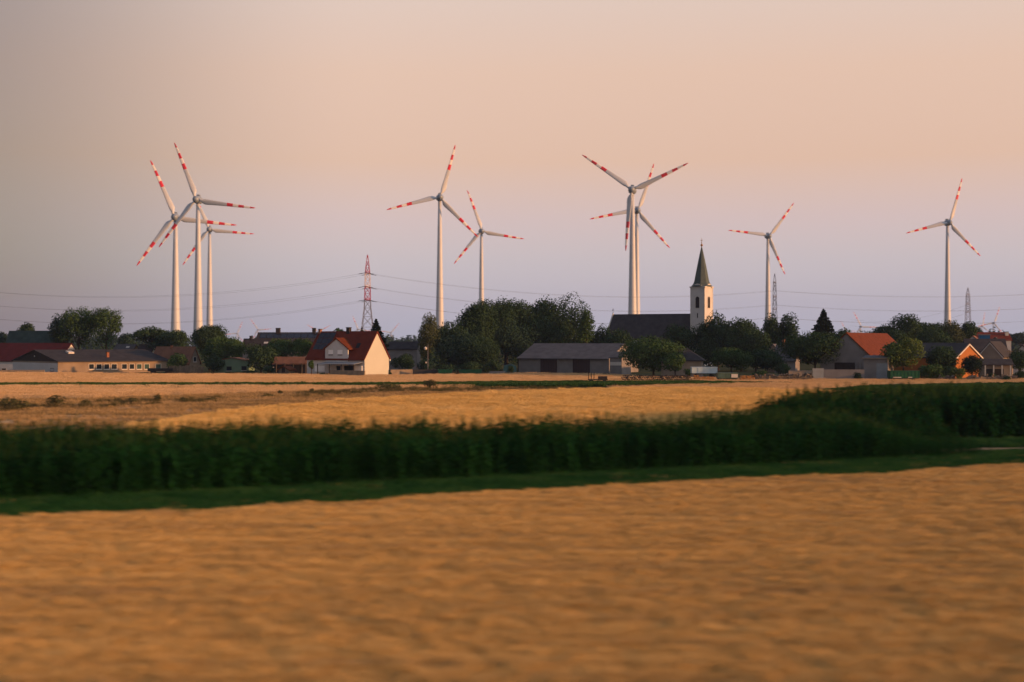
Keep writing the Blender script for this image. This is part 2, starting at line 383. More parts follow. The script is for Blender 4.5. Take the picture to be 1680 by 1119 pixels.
hz = MB().box(-3700, 3700, -260, 6100, -97, 175)
hm = bpy.data.materials.new('evening_haze'); hm.use_nodes = True
ht = hm.node_tree
for n in list(ht.nodes): ht.nodes.remove(n)
ho = ht.nodes.new('ShaderNodeOutputMaterial'); hv = ht.nodes.new('ShaderNodeVolumePrincipled')
hv.inputs['Color'].default_value = (0.42, 0.58, 1.0, 1); hv.inputs['Density'].default_value = 0.00007; hv.inputs['Anisotropy'].default_value = 0.0
ht.links.new(hv.outputs[0], ho.inputs['Volume'])
hob = hz.build('haze', hm); tag(hob, kind='stuff')

# ------------------------------------------------------------------ crop plants (sources of the stuff objects)
def mesh_obj(name, V, Fc, mats, mi=None):
    me = bpy.data.meshes.new(name); me.from_pydata(V, [], Fc)
    for q in mats: me.materials.append(q)
    if mi: me.polygons.foreach_set('material_index', mi)
    me.update(); return bpy.data.objects.new(name, me)
wheat_m = crop_mat('ripe_wheat', [(0.40, 0.28, 0.15), (0.66, 0.43, 0.155), (0.80, 0.555, 0.23)], scale=0.6, stretch=(0.09, 2.4, 1))
wheat_f = crop_mat('ripe_wheat_mid', [(0.66, 0.44, 0.16), (0.78, 0.54, 0.20), (0.82, 0.60, 0.27)], scale=0.12, stretch=(0.5, 1, 1))
stub_m = crop_mat('pale_straw', [(0.52, 0.35, 0.18), (0.64, 0.45, 0.25), (0.72, 0.54, 0.33)], scale=0.06, stretch=(0.2, 2.5, 1))
maize_m = crop_mat('maize_leaf', [(0.005, 0.023, 0.007), (0.009, 0.046, 0.012), (0.016, 0.074, 0.019)], scale=0.3, trans=0.15)
tassel_m = crop_mat('maize_tassel', [(0.014, 0.04, 0.014), (0.032, 0.062, 0.02)], scale=0.3)
grass_m = crop_mat('verge_grass', [(0.009, 0.044, 0.014), (0.019, 0.076, 0.023), (0.045, 0.096, 0.030)], scale=0.35)
beet_m = crop_mat('low_crop_leaf', [(0.020, 0.060, 0.018), (0.040, 0.095, 0.028), (0.075, 0.12, 0.035)], scale=0.06, stretch=(0.3, 1.5, 1))
dryg_m = crop_mat('dry_grass', [(0.17, 0.13, 0.065), (0.32, 0.225, 0.105), (0.48, 0.34, 0.18)], scale=0.12, stretch=(0.5, 1.6, 1))

dryg2_m = crop_mat('scruffy_weed', [(0.035, 0.042, 0.018), (0.085, 0.078, 0.034), (0.16, 0.125, 0.06)], scale=0.2)
def wheat_clump(k, n, size, m, h=0.8):
    V, Fc = [], []
    for _ in range(n):
        x, y = random.uniform(-size, size), random.uniform(-size, size); a = random.uniform(0, 6.283); hh = h*random.uniform(0.82, 1.08)
        lx, ly = random.gauss(0, 0.10), random.gauss(0, 0.10); w = 0.008
        ca, sa = math.cos(a)*w, math.sin(a)*w
        b = len(V)
        V += [(x-ca, y-sa, 0), (x+ca, y+sa, 0), (x+lx*.4+ca, y+ly*.4+sa, hh*.55), (x+lx*.4-ca, y+ly*.4-sa, hh*.55),
              (x+lx+ca*.7, y+ly+sa*.7, hh*.9), (x+lx-ca*.7, y+ly-sa*.7, hh*.9)]
        Fc += [(b, b+1, b+2, b+3), (b+3, b+2, b+4, b+5)]
        # nodding ear: a slim four sided spindle
        ex, ey = x+lx, y+ly; dx, dy = lx*1.1+random.gauss(0, .03), ly*1.1+random.gauss(0, .03); L = 0.12; r = 0.019
        b = len(V)
        V += [(ex, ey, hh*.9), (ex+dx*.5+r, ey+dy*.5, hh*.9+L*.5), (ex+dx*.5, ey+dy*.5+r, hh*.9+L*.5), (ex+dx*.5-r, ey+dy*.5, hh*.9+L*.5), (ex+dx*.5, ey+dy*.5-r, hh*.9+L*.5), (ex+dx, ey+dy, hh*.9+L*.85)]
        Fc += [(b, b+1, b+2), (b, b+2, b+3), (b, b+3, b+4), (b, b+4, b+1), (b+5, b+2, b+1), (b+5, b+3, b+2), (b+5, b+4, b+3), (b+5, b+1, b+4)]
    return mesh_obj('wheat_tuft', V, Fc, [m])
def grass_clump(n, size, h, m, name='grass_tuft', wide=0.012, lean=0.35):
    V, Fc = [], []
    for _ in range(n):
        x, y = random.gauss(0, size*.5), random.gauss(0, size*.5); a = random.uniform(0, 6.283); hh = h*random.uniform(0.5, 1.1)
        lx, ly = random.gauss(0, lean*h), random.gauss(0, lean*h); ca, sa = math.cos(a)*wide, math.sin(a)*wide; b = len(V)
        V += [(x-ca, y-sa, 0), (x+ca, y+sa, 0), (x+lx*.35+ca*.8, y+ly*.35+sa*.8, hh*.6), (x+lx*.35-ca*.8, y+ly*.35-sa*.8, hh*.6), (x+lx, y+ly, hh)]
        Fc += [(b, b+1, b+2, b+3), (b+3, b+2, b+4)]
    return mesh_obj(name, V, Fc, [m])
def maize_plant(k):
    V, Fc, mi = [], [], []
    H = 2.25*random.uniform(0.92, 1.08)
    for j in range(4):                                    # stalk
        z0, z1 = H*.92*j/4, H*.92*(j+1)/4; r0, r1 = 0.022-.003*j, 0.022-.003*(j+1); b = len(V)
        for z, r in ((z0, r0), (z1, r1)): V += [(r*math.cos(q), r*math.sin(q), z) for q in (0, 2.09, 4.19)]
        Fc += [(b+i, b+(i+1) % 3, b+3+(i+1) % 3, b+3+i) for i in range(3)]; mi += [0]*3
    a0 = random.uniform(0, 6.28)
    for j in range(12):                                   # arching leaves, alternate sides
        z = H*(0.12+0.80*j/12); a = a0+math.pi*j+random.gauss(0, .35); L = random.uniform(0.6, 0.85)*(1-.25*abs(j/11-.5)); w = 0.055
        if j > 9: L *= .8
        b = len(V); n = 5
        for q in range(n+1):
            s = q/n; rr = L*s*(1-.18*s); zz = z+L*(0.75*s-1.05*s*s)*(1.25 if j > 7 else 1); ww = w*(0.5+1.2*s*(1-s)*2)*(1-s**4)+.004
            cx, cy = rr*math.cos(a), rr*math.sin(a); px, py = -math.sin(a)*ww, math.cos(a)*ww
            V += [(cx+px, cy+py, zz+.02), (cx, cy, zz), (cx-px, cy-py, zz+.02)]
        for q in range(n):
            i = b+3*q; Fc += [(i, i+1, i+4, i+3), (i+1, i+2, i+5, i+4)]; mi += [0, 0]
    for j in range(5):                                    # tassel
        a = random.uniform(0, 6.28); b = len(V); sp = random.uniform(.02, .12)
        V += [(0.008, 0, H*.9), (-0.008, 0, H*.9), (sp*math.cos(a), sp*math.sin(a), H*1.06), (sp*math.cos(a)+.012, sp*math.sin(a), H*1.06)]
        Fc += [(b, b+1, b+2, b+3)]; mi += [1]
    return mesh_obj('maize_plant', V, Fc, [maize_m, tassel_m], mi)
def leafy_clump(n, size, h, m):
    V, Fc = [], []
    for _ in range(n):
        a = random.uniform(0, 6.28); L = h*random.uniform(.7, 1.2); x, y = random.uniform(-size, size), random.uniform(-size, size); w = L*.28
        ca, sa = math.cos(a), math.sin(a); b = len(V)
        V += [(x, y, 0), (x+ca*L*.4-sa*w, y+sa*L*.4+ca*w, L*.65), (x+ca*L*.8, y+sa*L*.8, L*.8), (x+ca*L*.4+sa*w, y+sa*L*.4-ca*w, L*.65)]
        Fc += [(b, b+1, b+2, b+3)]
    return mesh_obj('leafy_tuft', V, Fc, [m])
C_wheat = source('wheat_source', [wheat_clump(k, 46, 0.26, wheat_m) for k in range(5)])
C_wheatf = source('wheat_mid_source', [wheat_clump(k, 70, 0.42, wheat_f) for k in range(4)])
C_stub = source('straw_source', [wheat_clump(k, 70, 0.75, stub_m, 0.42) for k in range(4)])
C_maize = source('maize_source', [maize_plant(k) for k in range(6)])
C_grass = source('grass_source', [grass_clump(42, 0.30, 0.34, grass_m) for k in range(4)])
C_beet = source('low_crop_source', [leafy_clump(26, 0.45, 0.45, beet_m) for k in range(4)])
C_dry = source('dry_grass_source', [grass_clump(34, 0.38, 0.30, dryg_m, wide=0.015) for k in range(4)])

def lean_field(x, y, amp, sx, sy):
    """Wind leans the crop in long swathes."""
    u, t = x*UX+y*UY, -x*UY+y*UX
    return amp*(fbm(u*sx+31, t*sy+7)-.5)*2, amp*(fbm(u*sx-13, t*sy+51)-.5)*2
def grow(name, poly, step, coll, nvar, label, amp=0.25, sx=0.1, sy=0.5, smin=0.85, smax=1.15, hvar=0.18, edge=None, z=0.0, size=None):
    x, y = fill(poly, step)
    k = np.abs(x) < 0.40*y+9                      # a margin beyond what the lens takes in
    x, y = x[k], y[k]
    if edge is not None:
        k = edge(x, y); x, y = x[k], y[k]
    rx, ry = lean_field(x, y, amp, sx, sy)
    rot = np.stack([rx, ry, rng.uniform(0, 6.283, len(x))], -1)
    s = rng.uniform(smin, smax, len(x))*(size(x, y) if size else 1); hs = s*(1+hvar*(fbm(x*.35, y*.35+9)-.5)*2)
    return scatter(name, np.stack([x, y, np.full(len(x), z)], -1), rot, np.stack([s, s, hs], -1), coll, nvar, label)
wob = lambda amp, q: (lambda x, y: (-x*UY+y*UX) < 52.7+amp*(fbm((x*UX+y*UY)*.16+q, x*0)-.5)*2)
grow('wheat', NEAR, 0.29, C_wheat, 5, 'ripe golden wheat filling the near field', amp=0.09, sx=0.05, sy=1.1, hvar=0.04, smin=.93, smax=1.07, edge=lambda x, y: wob(1.5, 3)(x, y) & (y > 16))
grow('grass', VERGE, 0.30, C_grass, 4, 'dark green grass verge between the wheat and the maize', amp=0.2, edge=lambda x, y: (-x*UY+y*UX) > 52.0)
def maize_size(x, y):
    """Plants thin out at the loose end of the block and stand taller in the far block."""
    c = np.clip(np.hypot(x-29, (y-88)*.6)/9, .38, 1); tall = np.where(y > 98, 1.27, 1.0)
    return c*tall*(0.90+.24*fbm(x*.23, y*.23+2))
grow('maize', MAIZE_A, 0.36, C_maize, 6, 'tall dark green maize crop', amp=0.10, sx=.3, smin=.8, smax=1.15, hvar=0.10, edge=lambda x, y: (fbm(x*.8+4, y*.8) > 0.31), size=maize_size)
grow('mid_wheat', MID, 0.75, C_wheatf, 4, 'golden wheat in the middle field beyond the maize', amp=0.22, sx=.06, sy=.3)
grow('low_green_crop', BEET, 0.75, C_beet, 4, 'low green crop spreading beyond the maize', amp=0.2)
grow('green_strip', STRIP, 0.75, C_beet, 4, 'thin strip of low green crop before the village', amp=0.2)
grow('straw', FAR1, 1.15, C_stub, 4, 'pale straw of the field behind the dry strip', amp=0.2, edge=lambda x, y: fbm(x*.02+2, y*.45) > .40)
grow('far_straw', FAR2, 1.25, C_stub, 4, 'pale straw of the field in front of the village', amp=0.2, edge=lambda x, y: fbm(x*.015+5, y*.30) > .36)
grow('dry_grass', DRY, 0.7, C_dry, 4, 'dry yellow grass and weeds on the fallow strip', amp=0.2, edge=lambda x, y: fbm(x*.10+3, y*.28) > .31)
grow('track_grass', [(27, 99.5), (120, 110), (120, 103.5), (27.3, 92.8)], 0.5, C_grass, 4, 'grass beside the dusty track at the end of the maize', amp=0.2)

C_weed = source('weed_source', [grass_clump(60, 0.55, 0.85, dryg2_m, 'weed_tuft', wide=0.02, lean=.3) for k in range(4)])
WEEDS = [(-62, 133), (-51, 137), (-34, 160), (-22, 183), (-14, 192), (-2, 196), (6, 198), (20, 203), (20, 208), (-4, 211), (-20, 203), (-36, 177), (-54, 152), (-66, 143)]
grow('weeds', WEEDS, 0.85, C_weed, 4, 'scruffy dry weeds along the edge of the fallow strip', amp=.2, smin=.35, smax=.85, edge=lambda x, y: (fbm(x*.13+1, y*.22) > .56) & (fbm(x*.5+7, y*.5) > .42))
grow('verge_weeds', VERGE, 0.9, C_dry, 4, 'dry tufts scattered through the green verge', amp=.3, edge=lambda x, y: ((-x*UY+y*UX) > 52.5) & (fbm(x*.3+8, y*.5) > .60))

# ------------------------------------------------------------------ trees
def leaf_quads(P, Nrm, size, jitter=0.7):
    """Diamond leaves at P, roughly facing Nrm."""
    n = len(P)
    d = Nrm+rng.normal(0, jitter, (n, 3)); d /= np.linalg.norm(d, axis=1)[:, None]+1e-9
    r = rng.normal(0, 1, (n, 3)); u = np.cross(d, r); u /= np.linalg.norm(u, axis=1)[:, None]+1e-9; v = np.cross(d, u)
    s = (size*rng.uniform(0.6, 1.35, n))[:, None]
    return np.stack([P-u*s, P-v*s*.55, P+u*s, P+v*s*.55], 1)

def crown_points(rx, rz, zc, lobes, lobe_r, n, seed, flat=1.0, airy=0.0):
    r = np.random.default_rng(seed)
    c = r.normal(0, 1, (lobes, 3)); c /= np.linalg.norm(c, axis=1)[:, None]
    rad = r.uniform(0.35, 1.0, lobes)**0.6
    c[:, 2] = np.abs(c[:, 2])*np.where(r.random(lobes) < 0.72, 1, -0.8)
    lr = lobe_r*r.uniform(0.7, 1.25, lobes)
    k = np.maximum(0.05, 1-lr*0.72)
    c = c*(rad*k)[:, None]
    w = lr**2; w /= w.sum()
    which = r.choice(lobes, n, p=w)
    d = r.normal(0, 1, (n, 3)); d /= np.linalg.norm(d, axis=1)[:, None]
    rr = lr[which]*(r.uniform(0.25, 1, n)**0.45)*(1+r.normal(0, 0.045, n))
    p = c[which]+d*rr[:, None]*np.array([1, 1, flat])
    nrm = d+np.array([0, 0, 0.35])
    pw = p*np.array([rx, rx, rz]); pw[:, 2] += zc
    return pw, nrm, c*np.array([rx, rx, rz])+np.array([0, 0, zc]), lr
TREE_SEED = [100]
def trunk_mesh(h, r, targets, lean=0.0):
    b = MB(); n = 4; pts = []
    for i in range(n+1):
        s = i/n; pts.append(Vector((lean*s*h+random.gauss(0, .02)*h*s, random.gauss(0, .02)*h*s, h*s)))
    for i in range(n): b.tube(pts[i], pts[i+1], r*(1.25-.9*i/n) if i else r*1.35, r*(1.25-.9*(i+1)/n), 7)
    for t in targets:
        t = Vector(t); s = min(.95, max(.35, (t.z*.55)/h)); a = pts[0].lerp(pts[-1], s)
        mid = a.lerp(t, .5)+Vector((0, 0, -.05*h)); b.tube(a, mid, r*.5, r*.32, 5); b.tube(mid, t, r*.32, r*.10, 5)
    return b
def tree(name, label, px, d, top, half, base, leaf='dark', lobes=16, lobe_r=0.42, leaf_size=0.22, dens=1.0, cat='tree', group=None, flat=1.0, trunk=True):
    """A broadleaf tree: px/top/half/base are its outline as measured, d its distance."""
    TREE_SEED[0] += 1
    h = Z(top, d); rx = half/FPX*d; zb = max(0.3, Z(base, d)); rz = max(0.6, (h-zb)/2); zc = zb+rz
    t = thing(name, label, cat, (X(px, d), d, 0), random.uniform(0, 6.28), group)
    area = 4*math.pi*((rx*rx+2*rx*rz)/3)
    n = int(min(15000, max(900, area*26*dens*(0.22/leaf_size)**1.4)))
    P, Nr, C, lr = crown_points(rx*1.04, rz*1.02, zc, lobes, lobe_r*1.28, n, TREE_SEED[0], flat)
    k = P[:, 2] > 0.05
    quads_obj('crown', leaf_quads(P[k], Nr[k], leaf_size*1.15), LV[leaf], t)
    if trunk:
        b = trunk_mesh(max(zc, 1.0), 0.05*h**0.75*0.55+.05, [tuple(c) for c in C[:min(8, lobes)]])
        b.build('trunk', M['bark'], t)
    return t
def shrub(label, px, d, top, half, leaf='mid', name='shrub', cat='shrub', group=None, dens=1.0, size=0.16, lobes=9):
    TREE_SEED[0] += 1
    h = max(.4, Z(top, d)); rx = half/FPX*d
    t = thing(name, label, cat, (X(px, d), d, 0), random.uniform(0, 6.28), group)
    n = int(min(6000, max(260, 4*math.pi*((rx*rx+rx*h)/3)*36*dens)))
    P, Nr, C, lr = crown_points(rx, h*.55, h*.45, lobes, 0.48, n, TREE_SEED[0])
    k = P[:, 2] > 0.02
    quads_obj('foliage', leaf_quads(P[k], Nr[k], size), LV[leaf], t)
    b = MB()
    for c in C[:5]: b.tube((0, 0, 0), tuple(c), .05, .015, 4)
    b.build('stem', M['bark'], t)
    return t
def conifer(label, px, d, top, half, base, name='spruce_tree', tiers=15, droop=0.12, leaf='needle', lo=0.14):
    TREE_SEED[0] += 1; r = np.random.default_rng(TREE_SEED[0])
    h = Z(top, d); rx = half/FPX*d; zb = max(.4, Z(base, d))
    t = thing(name, label, 'conifer', (X(px, d), d, 0), 0)
    P, N_ = [], []; b = MB(); b.tube((0, 0, 0), (0, 0, h), .035*h, .02, 7)
    for k in range(tiers):
        s = k/(tiers-1); z = zb+(h-zb)*s*.97; L = rx*(1-s)**.85*r.uniform(.82, 1.1)+.12
        nb = max(5, int(10*(1-s)+4)); a0 = r.uniform(0, 6.28)
        for j in range(nb):
            a = a0+6.283*j/nb+r.normal(0, .12); l = L*r.uniform(.75, 1.1)
            tip = np.array([math.cos(a)*l, math.sin(a)*l, z-droop*l+.22*l*r.uniform(.3, 1)])
            b.tube((0, 0, z), tuple(tip), .03, .012, 3, cap=False)
            m = int(14+l*34)
            q = r.uniform(.12, 1, m)**.8
            pp = np.array([0, 0, z])+(tip-np.array([0, 0, z]))*q[:, None]
            side = np.array([-math.sin(a), math.cos(a), 0]); pp += side*(r.normal(0, .16, m)*l*(1.1-q)*.9)[:, None]; pp[:, 2] += r.normal(-.03, .07, m)-(.10*q*q)*l*.3
            P.append(pp); N_.append(np.tile([0, 0, 1.0], (m, 1)))
    P = np.concatenate(P); N_ = np.concatenate(N_)
    quads_obj('crown', leaf_quads(P, N_, lo, .55), LV[leaf], t); b.build('trunk', M['bark'], t)
    return t

# ------------------------------------------------------------------ buildings
class House:
    """Local frame: x along the front (to the right), y into the depth, front at y=-W/2. ridge 'x' or 'y'."""
    def __init__(s, name, label, cat, corner, d, theta, left, right, eave, ridge, wall, roof, axis='x', over=0.35, th=0.16, hip=0.0, depth=None, group=None, gable_mat=None, z_eave=None, z_ridge=None):
        th_ = R(theta); c, n = math.cos(th_), math.sin(th_); cx = X(corner, d)
        k = (left-840)/FPX; s.L = L = (cx-k*d)/(c+k*n)
        k2 = (right-840)/FPX; s.W = Wd = depth or (k2*d-cx)/(n-k2*c)
        s.he = he = z_eave if z_eave else Z(eave, d)
        dr = d+(Wd/2*c if axis == 'x' else L/2*n); s.hr = hr = z_ridge if z_ridge else Z(ridge, dr)
        ctr = (cx-L/2*c+Wd/2*n, d+L/2*n+Wd/2*c)
        s.axis = axis; s.th = th
        s.o = thing(name, label, cat, (ctr[0], ctr[1], 0), -th_, group)
        lx, wy = L/2, Wd/2
        b = MB(); b.box(-lx, lx, -wy, wy, 0, he)
        s.wall = b.build('wall', wall, s.o)
        e = .02
        for a0, a1 in (((-lx, -lx+.25), (lx-.25, lx)) if axis == 'x' else ((-wy, -wy+.25), (wy-.25, wy))):
            if hip: continue
            q = wy if axis == 'x' else lx
            MB().prism([(-q, he+.003), (q, he+.003), (0, hr-e)], axis, a0, a1).build('gable', gable_mat or wall, s.o)
        half = wy if axis == 'x' else lx; ln = (lx if axis == 'x' else wy)+(.22 if hip == 0 else over)
        sl = (hr-he)/half; z0 = he-over*sl; v = th*math.sqrt(1+sl*sl)
        b = MB()
        if hip == 0:
            b.prism([(-half-over, z0), (0, hr), (half+over, z0), (half+over, z0+v), (0, hr+v), (-half-over, z0+v)], 'x' if axis == 'x' else 'y', -ln, ln)
        else:
            hh = hip
            P = [(-ln, -half-over, z0), (ln, -half-over, z0), (ln, half+over, z0), (-ln, half+over, z0), (-ln+hh, 0, hr), (ln-hh, 0, hr)]
            if axis == 'y': P = [(y, x, z) for x, y, z in P]
            P2 = [(x, y, z+v) for x, y, z in P[:4]]
            b.add(P[:4]+P2+P[4:], [(0, 1, 2, 3), (0, 1, 5, 4), (1, 2, 6, 5), (2, 3, 7, 6), (3, 0, 4, 7), (4, 5, 9, 8), (5, 6, 9), (6, 7, 8, 9), (7, 4, 8)])
        s.roof = b.build('roof', roof, s.o)
    def face(s, side, u, z, out=0.0):
        lx, wy = s.L/2, s.W/2
        return {'f': (u, -wy-out, z), 'r': (lx+out, u, z), 'l': (-lx-out, -u, z)}[side]
    def window(s, side, u, z, w, h, pane='glass', frame='trim', sill=True, name='window'):
        b = MB(); f = .09
        def bx(u0, u1, z0, z1, o0, o1):
            if side == 'f': b.box(u0, u1, -s.W/2-o1, -s.W/2-o0, z0, z1)
            elif side == 'r': b.box(s.L/2+o0, s.L/2+o1, u0, u1, z0, z1)
            else: b.box(-s.L/2-o1, -s.L/2-o0, -u1, -u0, z0, z1)
        bx(u-w/2-f, u-w/2, z-h/2-f, z+h/2+f, .004, .06); bx(u+w/2, u+w/2+f, z-h/2-f, z+h/2+f, .004, .06)
        bx(u-w/2, u+w/2, z+h/2, z+h/2+f, .004, .06); bx(u-w/2, u+w/2, z-h/2-f, z-h/2, .004, .06)
        fr = b.build(name, M[frame], s.o)
        b = MB(); bx(u-w/2, u+w/2, z-h/2, z+h/2, .006, .02); b.build('pane', M[pane], fr)
        if sill:
            b = MB(); bx(u-w/2-.15, u+w/2+.15, z-h/2-f-.10, z-h/2-f-.003, .004, .16); b.build('sill', M['trim'], fr)
        return fr
    def panel(s, side, u0, u1, z0, z1, m, name, depth=.06):
        b = MB()
        if side == 'f': b.box(u0, u1, -s.W/2-depth, -s.W/2-.004, z0, z1)
        elif side == 'r': b.box(s.L/2+.004, s.L/2+depth, u0, u1, z0, z1)
        return b.build(name, M[m], s.o)
    def slope_pt(s, side, a, q, lift=0.0):
        """A point on the roof: side 'f' (front slope, ridge x) or 'r' (right slope, ridge y); a along the ridge, q 0 eave..1 ridge."""
        half = (s.W if s.axis == 'x' else s.L)/2; v = s.th*math.sqrt(1+((s.hr-s.he)/half)**2)
        z = s.he+(s.hr-s.he)*q+v+lift
        return (a, -half*(1-q), z) if side == 'f' else (half*(1-q), a, z)
    def roof_box(s, side, a0, a1, q0, q1, m, name, t=.06, parent=None, lift=.012):
        P = [s.slope_pt(side, a, q, lift) for a, q in ((a0, q0), (a1, q0), (a1, q1), (a0, q1))]
        P2 = [(x, y, z+t) for x, y, z in P]
        b = MB(); b.add(P+P2, [(3, 2, 1, 0), (4, 5, 6, 7), (0, 1, 5, 4), (1, 2, 6, 5), (2, 3, 7, 6), (3, 0, 4, 7)])
        return b.build(name, M[m], parent or s.roof)
    def chimney(s, side, a, q, w=.55, h=1.1, m='brickred'):
        x, y, z = s.slope_pt(side, a, q)
        b = MB(); b.box(x-w/2, x+w/2, y-w/2, y+w/2, z-.7, z+h-.12); c = b.build('chimney', M[m], s.roof)
        b = MB(); b.box(x-w/2-.08, x+w/2+.08, y-w/2-.08, y+w/2+.08, z+h-.117, z+h); b.build('chimney_cap', M['dark'], s.roof)
    def u_px(s, side, px):
        """Where along a face the sight line at px falls."""
        c, n = math.cos(s.o.rotation_euler.z), math.sin(s.o.rotation_euler.z); k = (px-840)/FPX; ox, oy = s.o.location.x, s.o.location.y
        if side == 'f':    # (u,-W/2)
            y = -s.W/2; return (k*(oy+y*c)-(ox-y*n))/(c-k*n)
        x = s.L/2; return (k*(oy+x*n)-(ox+x*c))/(-n-k*c)
    def dist(s, side, u):
        c, n = math.cos(s.o.rotation_euler.z), math.sin(s.o.rotation_euler.z)
        x, y = (u, -s.W/2) if side == 'f' else (s.L/2, u)
        return s.o.location.y+x*n+y*c
    def win_px(s, side, p0, p1, y0, y1, **k):
        u0, u1 = s.u_px(side, p0), s.u_px(side, p1); d = s.dist(side, (u0+u1)/2); z1, z0 = Z(y0, d), Z(y1, d)
        return s.window(side, (u0+u1)/2, (z0+z1)/2, abs(u1-u0), z1-z0, **k)
    def panel_px(s, side, p0, p1, y0, y1, m, name, depth=.06):
        u0, u1 = sorted((s.u_px(side, p0), s.u_px(side, p1))); d = s.dist(side, (u0+u1)/2)
        return s.panel(side, u0, u1, max(0.01, Z(y1, d)), Z(y0, d), m, name, depth)

# --- long low farmhouse, its white gable to the left, the window row to the right
h = House('farmhouse', 'long low farmhouse with a row of small windows and a white gable under dark boards', 'house', 95, D(613), 48, 21, 277, 593.5, 575, M['gold_wall'], M['roof_slate'], axis='y', gable_mat=M['dark'], over=.45)
h.panel_px('f', 21.5, 94.6, 595, 613, 'white', 'white_render', .05)
for i, (a, b_) in enumerate(((146,154),(158,166.5),(171,179),(183,191.5),(200,208),(212.5,220),(224.5,232),(237,244.6),(255.5,263.7))):
    h.win_px('r', a, b_, 597.5, 605.3, pane='glass' if i < 6 else 'glass_green')
h.win_px('f', 83, 88.5, 605, 609, sill=False, frame='dark')
h.chimney('r', -h.W/2+.50*h.W, .30, h=1.2)
h.roof_box('r', -h.W*.28, -h.W*.23, .62, .75, 'trim', 'roof_vent', t=.35)
h.panel('f', -.2, .15, h.he+.95, h.he+1.25, 'trim', 'gable_vent', .08)
# --- wine red roof further left, and the green-grey roofed house behind it
h = House('red_roofed_house', 'white walled house under a large wine red roof at the far end of the village', 'house', 97, 338, 12, -70, 106, 592, 564, M['white'], M['tile_dark_red'], over=.3, depth=11)
h.win_px('f', 3, 10, 604.5, 608.5, sill=False)
h.roof_box('f', h.L/2-6.2, h.L/2-5.3, .22, .36, 'trim', 'skylight')
h = House('dark_roofed_house', 'tall house with a dark green-grey roof and a pale gable behind the wine red roof', 'house', 97.5, 352, 22, 8, 113, 571, 545, M['beige'], M['roof_green'], over=.3)
for u, z in ((-.9, h.he+1.0), (.9, h.he+1.0), (0, h.he+2.4)): h.window('r', u, z, .8, 1.0, sill=False)
# --- houses behind the farmhouse
h = House('grey_house', 'small house with a dull grey roof and a red hip showing behind the farmhouse roof', 'house', 217, 345, 25, 186, 229, 576, 566, M['beige'], M['roof_grey'])
h.roof_box('f', h.L/2-2.4, h.L/2-1.4, .35, .6, 'trim', 'skylight')
h = House('slate_house', 'narrow house with a dark slate roof and pale gable wedged between brown roofs', 'house', 247, 340, 24, 224, 258, 583, 567, M['white'], M['roof_slate'])
h = House('brown_roofed_house', 'house with a brown tiled roof and an ochre gable behind the wooden fence', 'house', 311, 322, 28, 249, 328, 594, 571, M['gold_wall'], M['tile_brown'])
h.window('r', 0, h.he+.6, .9, 1.0); h.chimney('f', -h.L*.1, .95, w=.5, h=.5)
# --- wooden fence and dark pile
f = thing('board_fence', 'weathered grey board fence with uneven boards beside the farmhouse', 'fence', (X(306, 300), 300, 0), 0)
for k in range(34):
    x = -3.6+k*.215; b = MB(); b.box(x-.095, x+.095, -.02+random.uniform(-.02, .02), .03, 0.02, 1.75+random.uniform(-.18, .12)); b.build('board', M['timber'], f)
for z in (.4, 1.3): MB().box(-3.7, 3.75, .034, .09, z, z+.1).build('rail', M['timber'], f)
t = thing('farm_trailer', 'low dark flat trailer standing at the farmhouse corner', 'trailer', (X(264, 300), 300, 0), 0)
b = MB(); b.box(-2.6, 2.6, -.9, .9, .62, 1.25); b.build('bed', M['dark'], t)
for sx in (-1.6, 1.5):
    for sy in (-1, 1): MB().lathe([(.36, -.11), (.40, -.06), (.40, .06), (.36, .11)], 14, o=(sx, sy*.95, .40), axis=Vector((0, 1, 0))).build('wheel', M['tyre'], t)
MB().box(2.6, 3.9, -.05, .05, .62, .72).build('drawbar', M['dark'], t)
b = MB().box(-38, 6, 0, .22, 0, .85, o=(X(60, 315), 302, 0)); tag(b.build('garden_wall', M['stone_pale']), 'low pale wall along the field at the foot of the farmhouse', 'wall')
# --- green bungalow, shed and garden hut
h = House('green_bungalow', 'green walled bungalow with two small windows under a flat red-brown gable', 'house', 408, 306, 10, 353, 418, 593, 587.5, M['green_wall'], M['tile_brown'], axis='y', over=.5)
h.win_px('f', 372.5, 379.5, 602, 607.5, frame='dark'); h.win_px('f', 397, 404, 601.5, 607, frame='dark')
h = House('long_shed', 'long open shed with a red-brown sheet roof beside the white house', 'shed', 501, 300, 10, 450, 506, 594.5, 587, M['dark'], M['tile_brown'], over=.5)
for k in range(4):
    u = -h.L/2+.6+k*(h.L-1.2)/3; MB().box(u-.09, u+.09, -h.W/2-.55, -h.W/2-.37, 0, h.he-.15).build('post', M['timber'], h.o)
h = House('garden_hut', 'small timber garden hut with an orange tiled gable roof', 'hut', 474, 288, 30, 457, 484, 607, 601.5, M['timber'], M['tile_orange'], axis='y', over=.25)
h.panel('f', -.45, .35, .02, 1.75, 'dark', 'door', .05)
